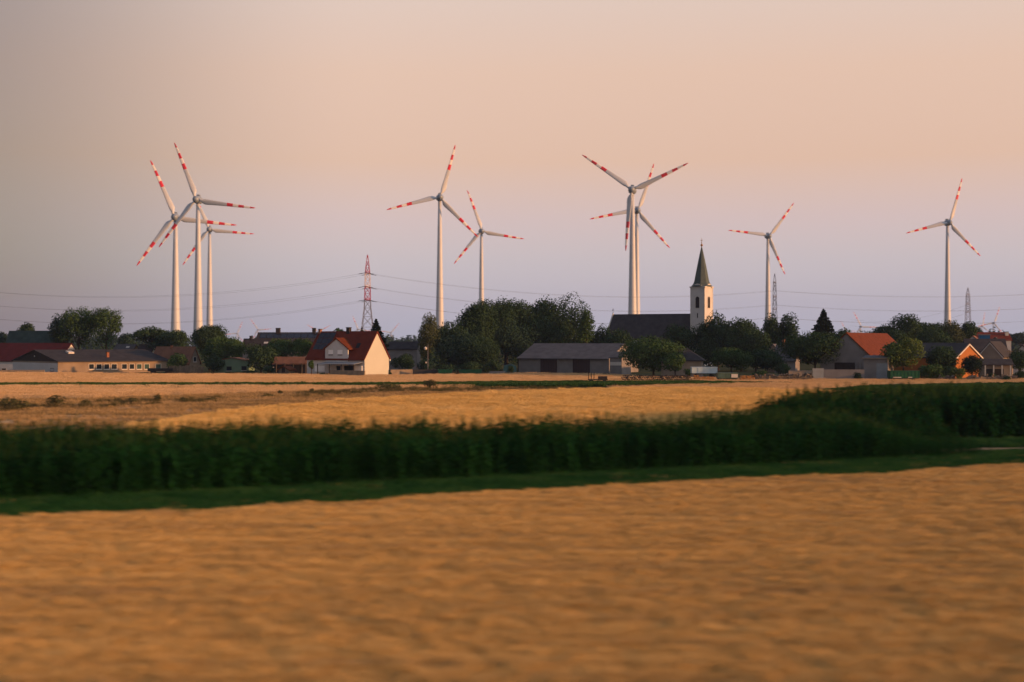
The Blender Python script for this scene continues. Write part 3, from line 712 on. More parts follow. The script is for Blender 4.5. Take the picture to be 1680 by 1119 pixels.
# --- house with the solar roof, further back
h = House('solar_house', 'long dark roofed house carrying a row of solar panels', 'house', 531, 398, 6, 419, 540, 563, 546.3, M['grey_wall'], M['roof_slate'])
for k in range(9):
    a = -h.L/2+.8+k*(h.L-1.4)/9.2; h.roof_box('f', a, a+1.75, .42, .86, 'solar', 'solar_panel')
    MB().add([h.slope_pt('f', a-.06, .42, .08), h.slope_pt('f', a-.01, .42, .08), h.slope_pt('f', a-.01, .86, .08), h.slope_pt('f', a-.06, .86, .08)], [(0, 1, 2, 3)])
h.chimney('f', h.L*-.21, .97, w=1.1, h=1.3, m='dark'); h.chimney('f', h.L*.32, .97, w=.9, h=1.3, m='dark')
h = House('annexe', 'low dark annexe with a white skylight in front of the solar roof', 'house', 446, 372, 8, 398, 452, 570, 557, M['grey_wall'], M['roof_slate'])
h.roof_box('f', h.L*.20, h.L*.34, .35, .55, 'trim', 'skylight'); h.chimney('f', -h.L*.28, .95, h=.8, m='dark')

# --- the white house with the red roof
h = House('gabled_house', 'white house with a steep red roof, a cross gable and a sunlit cream end wall', 'house', 598, D(617.6), 30, 503.5, 638, 588, 545.2, M['white'], M['tile_red'], over=.35, gable_mat=M['cream'])
H0 = h
h.panel('r', -h.W/2+.02, h.W/2-.02, .01, h.he-.005, 'cream', 'end_wall', .03)
for y0 in (h.W/2-.02, -h.W/2-.30): MB().box(h.L/2+.035, h.L/2+.22, y0, y0+.32, h.he-.6, h.he-.25).build('corbel', M['cream'], h.o)
cg0, cg1 = h.u_px('f', 534.8), h.u_px('f', 572); cgm = (cg0+cg1)/2; cw = (cg1-cg0)/2; dd = h.dist('f', cgm)
zp, ze = Z(556, dd), Z(572, dd); fy = -h.W/2
b = MB(); b.prism([(cg0, h.he*.0+.02), (cg1, .02), (cg1, ze), (cgm, zp), (cg0, ze)], 'y', fy-.25, fy-.01); b.build('cross_gable', M['white'], h.o)
sl = (zp-ze)/cw; b = MB(); yb = -h.W/2+(zp-h.he)/(h.hr-h.he)*h.W/2+.3; ov = .35
b.prism([(cg0-ov, ze-ov*sl), (cgm, zp), (cg1+ov, ze-ov*sl), (cg1+ov, ze-ov*sl+.25), (cgm, zp+.25), (cg0-ov, ze-ov*sl+.25)], 'y', fy-.5, yb); b.build('cross_roof', M['tile_orange'], h.o)
for a0, a1 in ((540.2, 548), (555.2, 563.4)):
    u0, u1 = h.u_px('f', a0), h.u_px('f', a1); z0, z1 = Z(583, dd), Z(574, dd); y0 = fy-.25
    b = MB(); f_ = .08
    b.box(u0-f_, u0, y0-.06, y0-.003, z0-f_, z1+f_); b.box(u1, u1+f_, y0-.06, y0-.003, z0-f_, z1+f_); b.box(u0, u1, y0-.06, y0-.003, z1, z1+f_); b.box(u0, u1, y0-.06, y0-.003, z0-f_, z0)
    fr = b.build('window', M['trim'], h.o)
    MB().box(u0, u1, y0-.035, y0-.004, z0+.18, z1).build('roller_shutter', M['shutter'], fr); MB().box(u0, u1, y0-.02, y0-.004, z0, z0+.178).build('pane', M['glass'], fr)
w_ = h.win_px('f', 516.5, 533, 600, 609.5, pane='shutter')
for i in range(3):
    for j in range(3):
        a = -h.L/2+.55+i*1.32; q = .28+j*.225; h.roof_box('f', a, a+1.26, q, q+.205, 'solar', 'solar_panel')
h.roof_box('f', h.L/2-3.3, h.L/2-2.4, .34, .52, 'glass', 'skylight')
h.chimney('f', -h.L/2+.25, .96, w=.5, h=.7); h.chimney('f', h.L*.02, .98, w=.75, h=.9, m='dark')
# canopy over the terrace
u0, u1 = h.u_px('f', 536), h.u_px('f', 596); d2 = h.dist('f', (u0+u1)/2); zt = Z(594.5, d2)
b = MB(); b.add([(u0, fy-3.2, zt-.35), (u1, fy-3.2, zt-.35), (u1, fy-.27, zt), (u0, fy-.27, zt), (u0, fy-3.2, zt-.27), (u1, fy-3.2, zt-.27), (u1, fy-.27, zt+.08), (u0, fy-.27, zt+.08)], [(3, 2, 1, 0), (4, 5, 6, 7), (0, 1, 5, 4), (1, 2, 6, 5), (2, 3, 7, 6), (3, 0, 4, 7)])
b.build('canopy', M['grey_blue'], h.o)
for k in range(4):
    u = u0+.1+k*(u1-u0-.2)/3; MB().box(u-.07, u+.07, fy-3.15, fy-3.01, 0, zt-.36).build('post', M['dark'], h.o)
h.panel_px('f', 553.5, 560, 600.5, 613, 'glass', 'terrace_door', .29); h.panel_px('f', 566, 581, 600, 611, 'glass', 'terrace_window', .29); h.panel_px('f', 583, 595, 600, 609, 'shutter', 'roller_shutter', .29)
def slab_wall(label, p0, p1, d0, d1, hh, m, name='garden_wall', cat='wall', th=.22, z0=0):
    a, c = Vector((X(p0, d0), d0, 0)), Vector((X(p1, d1), d1, 0)); L = (c-a).length
    rz = math.atan2(c.y-a.y, c.x-a.x)
    t = MB().box(0, L, 0, th, z0, hh).build(name, M[m]); t.location = a; t.rotation_euler.z = rz
    return tag(t, label, cat)
slab_wall('pale rough garden wall closing the terrace of the white house', 541.5, 598, 279, 272.5, 1.3, 'stone_pale')
slab_wall('pale garden wall between the white house and the dark hoarding', 641, 677, 288, 290, 1.2, 'stone_pale')
shrub('round dark shrub beside the white house terrace', 532, 281, 611, 8, 'dark')
tree('young_tree', 'slim young tree against the white house front', 511, 281, 592, 5, 608, 'mid', lobes=6, dens=1.4, leaf_size=.14)
shrub('small dark shrub at the foot of the cream end wall', 640, 283, 611, 4, 'dark')

# --- centre: street lamp, hoarding, containers
t = thing('yard_lamp', 'tall yard lamp pole with white heads before the dark trees', 'lamp', (X(702, 292), 292, 0))
MB().tube((0, 0, 0), (0, 0, Z(565, 292)), .08, .05, 8).build('pole', M['steel'], t)
zz = Z(571, 292)
MB().tube((0, 0, zz+.1), (-.5, 0, zz+.1), .04, .04, 6).build('arm', M['steel'], t)
MB().lathe([(.08, .32), (.34, .05), (.34, 0), (.22, -.28), (.05, -.32)][::-1], 12, o=(-.5, 0, zz-.05)).build('lamp_head', M['trim'], t)
MB().box(-.5, -.2, -.12, .12, Z(596, 292), Z(593.5, 292)).build('notice_plate', M['trim'], t)
slab_wall('low charcoal board hoarding beside the green skips', 677.5, 718, 288, 288, 1.25, 'dark_fence', 'hoarding', 'hoarding', .1)
def skip(label, p0, p1, d, hh, m):
    x0, x1 = X(p0, d), X(p1, d); t = thing('skip', label, 'skip', ((x0+x1)/2, d, 0), 0); L = x1-x0
    b = MB(); b.prism([(-L/2+.25, .18), (L/2-.25, .18), (L/2, hh), (L/2-.08, hh), (L/2-.32, .28), (-L/2+.32, .28), (-L/2+.08, hh), (-L/2, hh)], 'y', -.9, .9); b.prism([(-L/2+.33, .29), (L/2-.33, .29), (L/2-.09, hh-.04), (-L/2+.09, hh-.04)], 'y', -.9, -.82)
    b.build('tub', M[m], t)
    b = MB(); [b.box(-L/2+.3+k*(L-.6)/4-.05, -L/2+.3+k*(L-.6)/4+.05, -.96, -.905, .2, hh-.1) for k in range(5)]; b.build('rib', M[m], t)
    for sx in (-1, 1): MB().box(sx*(L/2-.55)-.12, sx*(L/2-.55)+.12, -.8, .8, 0.0, .178).build('skid', M['dark'], t)
skip('green skip next to the charcoal hoarding', 718.5, 742.5, 287, 1.3, 'green_paint')
skip('long green skip with a teal end, second from the charcoal hoarding', 752, 791, 287, 1.3, 'green_paint')
slab_wall('pale grey low wall between the skips and the barn', 803, 829, 292, 292, .8, 'grey_wall')
t = thing('covered_stack', 'stack under a dark blue tarpaulin against the barn end', 'stack', (X(836, 303), 303, 0))
MB().prism([(-1.5, .0), (1.5, .0), (1.45, 1.6), (.4, 2.1), (-1.2, 1.8)], 'y', -1.2, 1.2).build('tarpaulin', M['blue_dark'], t)

# --- barn
h = House('barn', 'long grey block barn with two brown gates under a grey corrugated roof', 'barn', 999, D(612.5), 28, 851, 1047, 588, 564.6, M['grey_wall'], M['roof_grey'], over=.6)
for a, c in ((886, 915), (939, 969)):
    h.panel_px('f', a, c, 588.5, 612.5, 'door_brown', 'gate', .08)
    u0, u1 = h.u_px('f', a), h.u_px('f', c)
    for k in range(7): 
        u = u0+(u1-u0)*(k+.5)/7; MB().box(u-.03, u+.03, -h.W/2-.11, -h.W/2-.083, .05, h.he-.25).build('batten', M['dark'], h.o)
MB().box(-h.L/2, h.L/2, -h.W/2-.14, -h.W/2-.09, h.he-.22, h.he-.02).build('lintel', M['dark'], h.o)
for a in (886, 915, 939, 969):
    u = h.u_px('f', a); MB().box(u-.12, u+.12, -h.W/2-.09, -h.W/2-.004, .0, h.he-.23).build('pillar', M['grey_wall'], h.o)
h.panel('r', -h.W/2+.05, h.W/2, 0.01, h.he-.01, 'grey_wall', 'end_wall', .04)
lt = House('lean_to', 'pale grey lean-to built against the barn end', 'shed', 1020, 296, 28, 1000.5, 1035, 587, 578, M['grey_wall'], M['roof_grey'], over=.2)
lt.panel('f', -lt.L/2+.1, lt.L/2-.1, 1.9, 2.6, 'trim', 'pale_band', .04)
t = thing('hay_wagon', 'small dark wagon with upright stakes and a crate on it in the straw', 'wagon', (X(981, 236), 236, 0))
MB().box(-1.65, 1.6, -.7, .7, .52, .66).build('bed', M['dark'], t)
MB().box(.05, 1.5, -.6, .6, .663, 1.15).build('crate', M['dark'], t)
for sx in (-1.55, -1.1, -.65):
    for sy in (-.62, .62): MB().box(sx-.03, sx+.03, sy-.03, sy+.03, .663, 1.75).build('stake', M['dark'], t)
for sx in (-1.1, 1.1):
    for sy in (-1, 1): MB().lathe([(.28, -.09), (.33, -.05), (.33, .05), (.28, .09)], 14, o=(sx, sy*.68, .33), axis=Vector((0, 1, 0))).build('wheel', M['tyre'], t)

# --- woodpiles, trailers and stone wall along the right half
def woodpile(label, p0, p1, d, hh, m, r=.13, name='woodpile', cat='woodpile', depth=.9):
    x0, x1 = X(p0, d), X(p1, d); t = thing(name, label, cat, ((x0+x1)/2, d, 0)); L = x1-x0
    b = MB(); nz = int(hh/(r*1.8)); nx = int(L/(r*2.05))
    for j in range(nz):
        for i in range(nx):
            x = -L/2+r+(i+.5*(j % 2))*r*2.05; top = hh*(.72+.35*vnoise(np.array([x*.5+p0]), np.array([2.0]))[0])
            if (j+1)*r*1.8 > top or x > L/2: continue
            rr = r*random.uniform(.6, 1.1); y = random.uniform(-.15, .15); x += random.uniform(-.3, .3)*r; z = r+j*r*1.78+random.uniform(-.25, .25)*r*(j > 0)
            b.tube((x, -depth/2+y, z), (x, depth/2+y, z), rr, rr, 6)
    o = b.build('log', m, t); o['kind'] = 'stuff'
    return t
woodpile('long low dark stack of old logs beneath the round tree', 1019, 1137, 241, 1.5, M['logs_dark'], .17)
woodpile('stack of fresh orange split logs under the pale blue trailer', 1138, 1173, 243, 1.3, M['logs_fresh'], .13)
woodpile('small stack of fresh orange split logs after the dull green trailer', 1214, 1238, 241, 1.4, M['logs_fresh'], .13)
def box_trailer(name, label, p0, p1, d, zf, zt, m, ribs=6, m2=None, wheels=True, cat='trailer', depth=2.2):
    x0, x1 = X(p0, d), X(p1, d); L = x1-x0; t = thing(name, label, cat, ((x0+x1)/2, d+depth/2, 0))
    MB().box(-L/2, L/2, -depth/2, depth/2, zf, zt).build('body', M[m], t)
    b = MB()
    for k in range(ribs+1):
        x = -L/2+.06+k*(L-.12)/ribs; b.box(x-.05, x+.05, -depth/2-.06, -depth/2-.003, zf+.05, zt-.03)
    b.build('rib', M[m2 or m], t)
    MB().box(-L/2-.05, L/2+.05, -depth/2-.08, depth/2+.08, zt+.003, zt+.09).build('top_rail', M[m2 or m], t)
    MB().box(-L/2+.1, L/2-.1, -depth/2+.3, depth/2-.3, zf-.18, zf-.003).build('chassis', M['dark'], t)
    if wheels:
        for sx in (-L*.30, L*.30):
            for sy in (-1, 1): MB().lathe([(.34, -.12), (.42, -.07), (.42, .07), (.34, .12)], 16, o=(sx, sy*(depth/2-.15), .42), axis=Vector((0, 1, 0))).build('wheel', M['tyre'], t)
    MB().box(L/2+.003, L/2+1.2, -.05, .05, zf-.16, zf-.06).build('drawbar', M['dark'], t)
    return t
box_trailer('tipping_trailer', 'pale blue covered trailer behind the fresh orange logs', 1135, 1177, 262, 1.05, 2.1, 'pale_blue', ribs=4)
t = box_trailer('slatted_trailer', 'dull green trailer with a lighter panel between the two orange log stacks', 1178, 1211, 243, .62, 1.45, 'green_dull', ribs=7)
MB().box(.55, 1.65, -1.19, -1.165, .75, 1.35).build('light_panel', M['trim'], t)
t = box_trailer('green_trailer', 'bright green farm trailer with white stripes beneath the yellow-green tree', 1461, 1509, 246, .60, 1.75, 'green_paint', ribs=8)
for a, c in ((-2.1, -.7), (.5, 1.2)): MB().box(a, c, -1.19, -1.165, .66, .78).build('stripe', M['trim'], t)
def rubble(label, p0, p1, d, hh, m, name='stone_wall', cat='wall', dep=.5, r=.17):
    x0, x1 = X(p0, d), X(p1, d); L = x1-x0; t = thing(name, label, cat, ((x0+x1)/2, d, 0)); b = MB()
    n = int(L*hh/(r*r*2.1))
    for _ in range(n):
        x = random.uniform(-L/2, L/2); tp = hh*(.78+.35*vnoise(np.array([x*.7+p0]), np.array([5.0]))[0]); z = random.uniform(0, tp); s = r*random.uniform(.6, 1.3)
        q = Vector((random.gauss(0, 1), random.gauss(0, 1), random.gauss(0, 1))).normalized(); rot = Matrix.Rotation(random.uniform(0, 6), 3, q)
        P = [rot @ Vector((sx*s*random.uniform(.7, 1.1), sy*s*random.uniform(.7, 1), sz*s*random.uniform(.5, .9)))+Vector((x, random.uniform(-dep/2, dep/2), z)) for sz in (-1, 1) for sx, sy in ((-1, -1), (1, -1), (1, 1), (-1, 1))]
        b.add(P, [(3, 2, 1, 0), (4, 5, 6, 7), (0, 1, 5, 4), (1, 2, 6, 5), (2, 3, 7, 6), (3, 0, 4, 7)])
    b.box(-L/2+.1, L/2-.1, -dep*.3, dep*.3, 0, hh*.75)
    o = b.build('stone', m, t); o['kind'] = 'stuff'; return t
rubble('long dry stone wall of brown rubble right of the orange logs', 1239, 1333, 244, 1.35, M['stone'])
rubble('heap of rubble, planks and pale scrap before the right hand shed', 1588, 1668, 246, 1.05, M['stone_pale'], 'rubble_heap', 'heap', 1.2, .2)
rubble('dark pile of field stones under the hedge beside the green trailer', 1538, 1566, 247, 1.0, M['stone'], 'stone_pile', 'pile', .9, .2)

# --- church
dC = 400.0
h = House('church', 'village church with a long slate roof and a white tower with a green spire', 'church', 1137, dC, 27, 994.5, 1160, 556, 515.8, M['white'], M['roof_slate'], over=.3)
church = h
b = MB(); half = h.W/2; sl = (h.hr-h.he)/half
for sgn in (-1,):
    b.prism([(-half-.45, h.he-.45*sl+.05), (0, h.hr+.1), (half+.45, h.he-.45*sl+.05), (half+.45, h.he-.45*sl+.50), (0, h.hr+.62), (-half-.45, h.he-.45*sl+.50)], 'x', -h.L/2-.5, -h.L/2-.225)
b.build('gable_coping', M['trim'], h.o)
b = MB(); b.tube((-h.L/2-.35, 0, h.hr+.5), (-h.L/2-.35, 0, h.hr+2.0), .07, .05, 6); b.box(-h.L/2-.65, -h.L/2-.05, -.05, .05, h.hr+1.45, h.hr+1.57); b.build('gable_cross', M['dark'], h.o)
for k in range(5): h.window('f', -h.L/2+3+k*4.2, h.he*.55, 1.1, 3.0, sill=False)
dT = dC-4.0; thT = R(38); aT = 4.55
cx, cy = X(1156, dT), dT; c_, n_ = math.cos(thT), math.sin(thT)
tw = bpy.data.objects.new('tower', None); COL.objects.link(tw); tw.parent = h.o
ctr = Vector((cx-aT/2*c_+aT/2*n_, dT+aT/2*n_+aT/2*c_, 0))
inv = Matrix.Translation(h.o.location) @ Matrix.Rotation(h.o.rotation_euler.z, 4, 'Z')
lc = inv.inverted() @ ctr; tw.location = lc; tw.rotation_euler.z = -thT-h.o.rotation_euler.z
dd = ctr.y; zT = Z(470.5, dd); zS = Z(405.5, dd); q = aT/2
MB().box(-q, q, -q, q, 0, zT).build('shaft', M['white'], tw)
# cornice, arched up over each face
b = MB()
for k in range(4):
    for i in range(9):
        a = -q-.16+i*(2*q+.32)/9; m_ = a+(2*q+.32)/18; up = .75*max(0, math.cos(m_/q*2.4)) if abs(m_) < q*.65 else 0
        b.box(a, a+(2*q+.32)/9-.002, -q-.20, -q-.003, zT-.35+up, zT+.05+up, rz=k*math.pi/2)
b.build('cornice', M['trim'], tw)
# bell openings with arched heads
for k in range(4):
    zc0, zc1 = Z(505.5, dd), Z(490.5, dd); w = .62
    arc = [(-w, zc0), (w, zc0)]+[(w*math.cos(t_), zc1+w*math.sin(t_)) for t_ in np.linspace(0, math.pi, 9)]
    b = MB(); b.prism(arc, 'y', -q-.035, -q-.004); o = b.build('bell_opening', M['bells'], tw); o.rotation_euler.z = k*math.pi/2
    arc2 = [(-w-.16, zc0-.16), (w+.16, zc0-.16)]+[((w+.16)*math.cos(t_), zc1+(w+.16)*math.sin(t_)) for t_ in np.linspace(0, math.pi, 9)]
    n2 = len(arc); b = MB()
    P = [(x, -q-.09, z) for x, z in arc]+[(x, -q-.09, z) for x, z in arc2]+[(x, -q-.004, z) for x, z in arc]+[(x, -q-.004, z) for x, z in arc2]
    F_ = []
    for i in range(n2):
        j = (i+1) % n2; F_ += [(i, j, n2+j, n2+i), (n2+i, n2+j, 3*n2+j, 3*n2+i), (j, i, 2*n2+i, 2*n2+j)]
    b.add(P, F_); o2 = b.build('surround', M['trim'], o)
    b = MB(); [b.box(-w+.05, w-.05, -q-.06, -q-.037, z_, z_+.10) for z_ in np.arange(zc0+.2, zc1+.1, .42)]; b.build('louvre', M['dark'], o)
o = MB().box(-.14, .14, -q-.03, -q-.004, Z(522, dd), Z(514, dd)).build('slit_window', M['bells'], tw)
b = MB()
for sx in (-1, 1):
    for sy in (-1, 1): b.box(sx*q-.22 if sx > 0 else sx*q-.04, sx*q+.04 if sx > 0 else sx*q+.22, sy*q-.22 if sy > 0 else sy*q-.04, sy*q+.04 if sy > 0 else sy*q+.22, 0, zT-.36)
b.build('corner_strip', M['trim'], tw)
# spire: square flared foot turning into an eight sided needle
prof = [(1.10, 0.0), (1.0, .03), (.90, .07), (.82, .14), (.70, .30), (.42, .62), (.06, 1.0)]
P, F_ = [], []; Hs = zS-zT-.1
for r_, t_ in prof:
    for i in range(8):
        a = math.pi/4*i+math.pi/8; mixf = min(1, t_/.16)
        sq = (q*1.12*r_)/max(abs(math.cos(a)), abs(math.sin(a))); oc = q*1.10*r_
        rr = sq*(1-mixf)+oc*mixf; P.append((rr*math.cos(a), rr*math.sin(a), zT+.08+Hs*t_))
n_p = len(prof)
for k in range(n_p-1):
    for i in range(8): F_.append((k*8+i, k*8+(i+1) % 8, (k+1)*8+(i+1) % 8, (k+1)*8+i))
F_ += [tuple(range(7, -1, -1)), tuple(range((n_p-1)*8, n_p*8))]
b = MB(); b.add(P, F_); b.build('spire', M['copper'], tw)
zt_ = zS; b = MB(); b.tube((0, 0, zt_-.2), (0, 0, zt_+2.5), .09, .05, 6)
b.lathe([(.02, -.42), (.26, -.25), (.36, 0), (.26, .25), (.02, .42)], 10, o=(0, 0, zt_+.55)); b.lathe([(.02, -.2), (.16, 0), (.02, .2)], 8, o=(0, 0, zt_+1.25))
b.box(-.35, .35, -.05, .05, zt_+1.85, zt_+1.97); b.build('spire_cross', M['gold'], tw)

# --- hip roofed house in front of the church, small roofs, orange barn
h = House('hip_roofed_house', 'low house with a dark hip roof and a pinkish wall behind the round tree', 'house', 1151, 275, 10, 1085, 1156, 590.5, 571, M['beige'], M['roof_slate'], hip=3.4, over=.4, depth=8)
h.panel_px('f', 1124, 1150.5, 592, 612, 'gold_wall', 'rendered_wall', .03)
h = House('brick_gable_house', 'tiny peach gable peeping between the dark trees', 'house', 1277, 318, 16, 1259, 1283, 576, 566, M['gold_wall'], M['roof_grey'], axis='y', over=.2, depth=8)
h = House('grey_roofed_house', 'grey roofed house with a brick chimney left of the big round tree', 'house', 1305, 312, 24, 1271, 1312, 590, 568, M['grey_wall'], M['roof_grey'])
h.chimney('f', -h.L*.18, .98, h=1.4)
h = House('orange_barn', 'barn with a grey gable and a large bright orange tiled roof', 'barn', 1432, 262, 26, 1346, 1494, 588.5, 547.3, M['grey_wall'], M['tile_orange'], axis='y', over=.25)
h.panel('f', -2.2, 1.6, .02, 3.0, 'dark', 'gate', .07)
for k in range(5): MB().box(2.2+k*.62, 2.24+k*.62, -h.W/2-.06, -h.W/2-.004, .2, 2.6+(.4 if k < 2 else 0)).build('batten', M['timber'], h.o)
lt = House('lean_to', 'grey garage with a pale roof edge set against the orange roofed barn', 'garage', 1457, 252, 24, 1417, 1459, 588.5, 584.5, M['grey_wall'], M['roof_grey'], over=.3, depth=6)
lt.panel_px('f', 1438, 1456.5, 596, 622, 'grey_blue', 'gate', .06)
MB().box(-lt.L/2-.3, lt.L/2+.3, -lt.W/2-.42, -lt.W/2-.36, lt.he-.02, lt.he+.14).build('fascia', M['stone_pale'], lt.o)
slab_wall('long low grey block wall in front of the orange roofed barn', 1352, 1418, 250, 249, 2.0, 'grey_wall')
slab_wall('grey-blue sheet gate at the end of the dry stone wall', 1333, 1351.5, 250, 250, 2.2, 'grey_blue', 'yard_gate', 'gate', .08)
slab_wall('pale boarded shed wall half hidden under the big round tree', 1294, 1332, 256, 256, 1.7, 'beige', 'boundary_wall')

# --- cluster of houses at the right
h = House('long_dark_house', 'long dark roofed house with a bright orange sunlit gable and white verge', 'house', 1567, 268, 40, 1440, 1610, 587, 563.8, M['orange'], M['roof_slate'], over=.3)
h.panel('r', -h.W/2+.02, h.W/2-.02, .01, h.he-.005, 'orange', 'end_wall', .03)
hf = h.W/2; sl = (h.hr-h.he)/hf
MB().prism([(-hf-.32, h.he-.32*sl-.02), (0, h.hr-.02), (hf+.32, h.he-.32*sl-.02), (hf+.32, h.he-.32*sl-.30), (0, h.hr-.30), (-hf-.32, h.he-.32*sl-.30)][::-1], 'x', h.L/2+.225, h.L/2+.30).build('verge_board', M['trim'], h.o)
h = House('beige_gable_house', 'plain beige gable with a thin white verge beside the bright orange gable', 'house', 1645, 292, 31, 1604, 1662, 585, 561.8, M['beige'], M['roof_slate'], axis='y', over=.25)
b = MB(); hf = h.L/2; sl = (h.hr-h.he)/hf
b.prism([(-hf-.27, h.he-.27*sl-.02), (0, h.hr-.02), (hf+.27, h.he-.27*sl-.02), (hf+.27, h.he-.27*sl-.24), (0, h.hr-.24), (-hf-.27, h.he-.27*sl-.24)][::-1], 'y', -h.W/2-.30, -h.W/2-.225); b.build('verge_board', M['trim'], h.o)
h = House('blue_black_house', 'house with a dark slate roof behind the orange and the beige gables', 'house', 1652, 315, 12, 1586, 1660, 576, 557, M['grey_wall'], M['roof_slate'], depth=9)
h = House('red_ridge_house', 'long house with a dull red tiled roof and white chimneys far behind the blue block', 'house', 1659, 370, 8, 1511, 1668, 558, 546, M['white'], M['tile_red'], depth=9)
for a in (1581, 1600): h.chimney('f', h.u_px('f', a), .97, w=1.1, h=1.0, m='trim')
h.chimney('f', h.u_px('f', 1655), .6, w=.8, h=.9, m='trim')
h = House('white_gable_house', 'small sunlit white gable before the long dull red roof', 'house', 1606, 335, 22, 1586, 1612, 560, 552, M['white'], M['tile_brown'], axis='y', over=.25, depth=7)
h = House('small_white_house', 'smallest white gable just right of the blue block', 'house', 1638, 330, 22, 1627, 1644, 560, 554.5, M['white'], M['roof_slate'], axis='y', over=.2, depth=6)
t = thing('blue_block', 'bright blue clad block rising above the grey roofs', 'building', (X(1615, 325), 325, 0), -R(12))
MB().box(-1.2, 1.1, -1.2, 1.2, 0, Z(550, 325)).build('wall', M['blue'], t); MB().box(-1.3, 1.2, -1.3, 1.3, Z(550, 325)+.003, Z(549.3, 325)+.1).build('roof_edge', M['grey_wall'], t)
h = House('open_shed', 'low open shed with a dark slanted roof and pale posts by the rubble heap', 'shed', 1661, 255, 10, 1612, 1668, 598, 590, M['beige'], M['roof_slate'], over=.5, depth=5)
for k in range(4):
    u = -h.L/2+.4+k*(h.L-.8)/3; MB().box(u-.1, u+.1, -h.W/2-.52, -h.W/2-.32, 0, h.he-.15).build('post', M['trim'], h.o)
h.panel('f', -h.L/2+.6, h.L/2-1.5, .3, 2.0, 'dark', 'opening', .03)
h = House('white_end_house', 'white gabled house cut by the right picture edge', 'house', 1694, 300, 28, 1661, 1712, 584, 567, M['white'], M['roof_slate'], axis='y', over=.3, depth=9)
t = thing('timber_pole', 'thin timber pole standing behind the low open shed', 'pole', (X(1657, 259), 259, 0))
MB().tube((0, 0, 0), (0, 0, Z(574, 259)), .12, .08, 8).build('shaft', M['timber'], t); MB().box(-.5, .5, -.05, .05, Z(577, 259), Z(576, 259)).build('crossarm', M['timber'], t)
h = House('brown_far_roof', 'brownish low roof among trees right of the cream end wall', 'house', 684, 345, 8, 636, 690, 572, 561.5, M['grey_wall'], M['roof_slate'])

